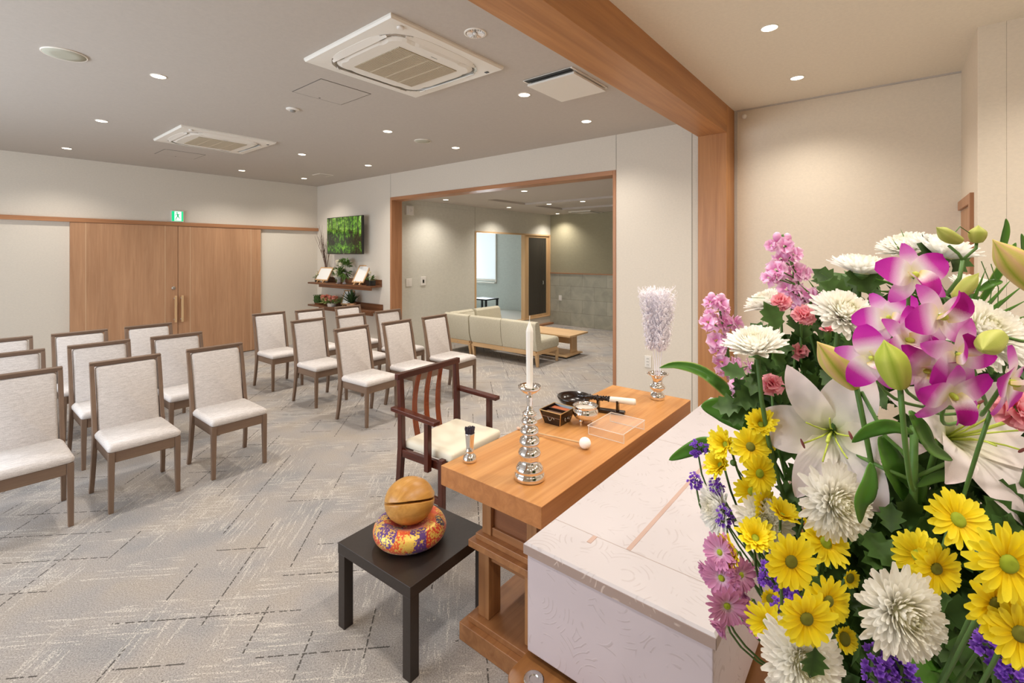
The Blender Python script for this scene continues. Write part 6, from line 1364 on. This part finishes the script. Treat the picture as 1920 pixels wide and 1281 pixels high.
# chrysanthemum leaves: an uncountable mass, one object
def mum_leaf(g, M, rd):
    """lobed leaf along +y, unit length"""
    out = [(0, 0), (.10, .10), (.30, .22), (.22, .32), (.44, .50), (.28, .56), (.34, .74), (.16, .78), (0, 1.0)]
    vs = [(0, y * 1.0, 0) for x, y in out]; L = []; 
    ys = [y for x, y in out]
    left = [(-x, y, .10 * x - .12 * y * y) for x, y in out[1:-1]]; right = [(x, y, .10 * x - .12 * y * y) for x, y in out[1:-1]]; mid = [(0, y, -.06 - .12 * y * y) for x, y in out]
    V = mid + left + right; n = len(mid); m_ = len(left); fs = []; cs = [.25] * n + [.8] * m_ * 2
    for k in range(m_ - 1): fs.append((k + 1, n + k, n + k + 1, k + 2)); fs.append((k + 1, k + 2, n + m_ + k + 1, n + m_ + k))
    fs += [(0, n, 1), (0, 1, n + m_), (n - 1, n - 2, n + m_ - 1), (n - 1, n + 2 * m_ - 1, n - 2)]
    sh = rd.uniform(-.3, .3); g.add([M @ Vector(v) for v in V], fs, [max(0, c + sh) for c in cs])
rd = random.Random(77); g = MB()
def inside(px, py):
    # outline of the leafy mass in the arrangement
    if py < 520: return False
    if py < 640: return px > 1470 + (640 - py) * 0.9 and px < 1870
    if py < 770: return px > 1405 + (770 - py) * 0.30
    if py < 1000: return px > 1450 + (py - 760) * 0.05
    return px > 1490 + (py - 1000) * 0.30
cnt = 0
while cnt < 1700:
    px, py = rd.uniform(1380, 2080), rd.uniform(520, 1420)
    if not inside(px, py): continue
    edge = min(1, max(0, (py - 520) / 500)); d0 = 0.92 - 0.20 * edge - 0.10 * min(1, max(0, (px - 1500) / 400))
    d = d0 + rd.random() ** 1.3 * 0.26
    if any((px - a) ** 2 + (py - b_) ** 2 < (1.0 * r + 34) ** 2 and d < dd + 0.05 for a, b_, dd, r in FLW): continue
    n = (rd.uniform(-.8, .8), rd.uniform(-.2, 1), rd.uniform(.2, 1)); M = Matrix.Translation(at(px, py, d)) @ frame_of(n, rd.uniform(0, 6.28)) @ Matrix.Scale(rd.uniform(.035, .065), 4)
    mum_leaf(g, M, rd); cnt += 1
o = g.build('foliage', L_mum, smooth=True, color=True); tag(o, 'dense dark green chrysanthemum leaves filling the flower arrangement', 'foliage', kind='stuff')
rd = random.Random(5); g = MB()
for px, py, d, s, n, sp_ in ((1440, 640, .9, .05, (-.5, .3, .6), .8), (1395, 760, .93, .06, (-.3, .6, .6), 1.7), (1460, 620, .9, .06, (0, .2, 1), .3), (1475, 690, .88, .07, (.1, .3, 1), 3.0), (1450, 690, .9, .07, (-.2, .2, 1), 3.3), (1400, 705, .93, .05, (-.2, .6, .7), 1.2), (1430, 735, .9, .06, (-.2, .4, .9), 2.0), (1510, 640, .9, .07, (.1, .4, .9), 0), (1410, 770, .93, .06, (-.3, .5, .9), 1.9),
    (1635, 555, .84, .07, (-.1, .3, 1), .3), (1600, 560, .84, .06, (0, .3, 1), 1.0), (1760, 520, .80, .08, (.1, .2, 1), 0), (1790, 510, .82, .08, (.3, .2, 1), 5.6), (1730, 540, .82, .07, (-.2, .2, 1), .7), (1560, 1090, .68, .05, (0, .3, 1), 2), (1610, 1140, .68, .06, (0, .3, 1), 4), (1530, 1215, .57, .04, (-.1, .1, 1), 3.0), (1760, 1190, .66, .09, (.1, .3, 1), 4.2), (1830, 1190, .66, .08, (-.1, .3, 1), 2.8), (1850, 930, .66, .08, (-.1, .3, 1), 3.6)):
    mum_leaf(g, Matrix.Translation(at(px, py, d)) @ frame_of(n, sp_) @ Matrix.Scale(s, 4), rd)
for k in range(260):
    px, py, d = rd.uniform(1400, 1600), rd.uniform(590, 790), rd.uniform(.86, 1.04)
    if px + py * .55 < 1790 or any((px - a) ** 2 + (py - b_) ** 2 < (r + 26) ** 2 and d < dd + 0.05 for a, b_, dd, r in FLW): continue
    mum_leaf(g, Matrix.Translation(at(px, py, d)) @ frame_of((rd.uniform(-.7, .5), rd.uniform(0, .9), rd.uniform(.4, 1)), rd.uniform(0, 6.28)) @ Matrix.Scale(rd.uniform(.035, .055), 4), rd)
o = g.build('foliage', L_mum, smooth=True, color=True); tag(o, 'loose chrysanthemum leaves showing at the outer edge of the arrangement', 'foliage', kind='stuff')
# thin wisps of bear grass
g = MB()
for pts in ([(1545, 640, .95), (1535, 560, .96), (1500, 545, .97)], [(1640, 610, .9), (1620, 560, .9), (1540, 512, .92)], [(1470, 640, .98), (1450, 560, 1.0), (1408, 558, 1.0)], [(1430, 660, .96), (1428, 620, .96), (1432, 592, .96)], [(1780, 448, .6), (1800, 425, .6), (1822, 440, .6)], [(1850, 600, .8), (1860, 540, .8), (1840, 490, .8)], [(1870, 600, .8), (1872, 540, .8), (1858, 495, .8)]):
    g.tube([at(*p) for p in pts], .0007, 4)
o = g.build('bear_grass', L_stem); tag(o, 'hair thin grass blades arching out of the arrangement', 'grass', kind='stuff')
# the stand that carries it all
t = thing('flower_stand', 'wooden pedestal with dark bowl hidden under the flower arrangement', 'stand', (CORE.x, CORE.y - .06, 0))
MB().box(-.15, .15, -.15, .15, 0, .03).build('foot', M_bier, t, bevel=.004); MB().box(-.05, .05, -.05, .05, .03, .68).build('column', M_bier, t, bevel=.004); MB().box(-.15, .15, -.15, .15, .68, .70).build('top', M_bier, t, bevel=.004)
MB().lathe([(.08, .70), (.12, .72), (.14, .80), (.135, .80), (.11, .73)], 32).build('bowl', M_black, t, smooth=True)
MB().box(-.08, .08, -.08, .08, .73, .86).build('floral_foam', M_dgreen, t)

def kill(o):
    for c in list(o.children): kill(c)
    bpy.data.objects.remove(o)
for o in TPL: kill(o)
bpy.data.objects.remove(me_floret)
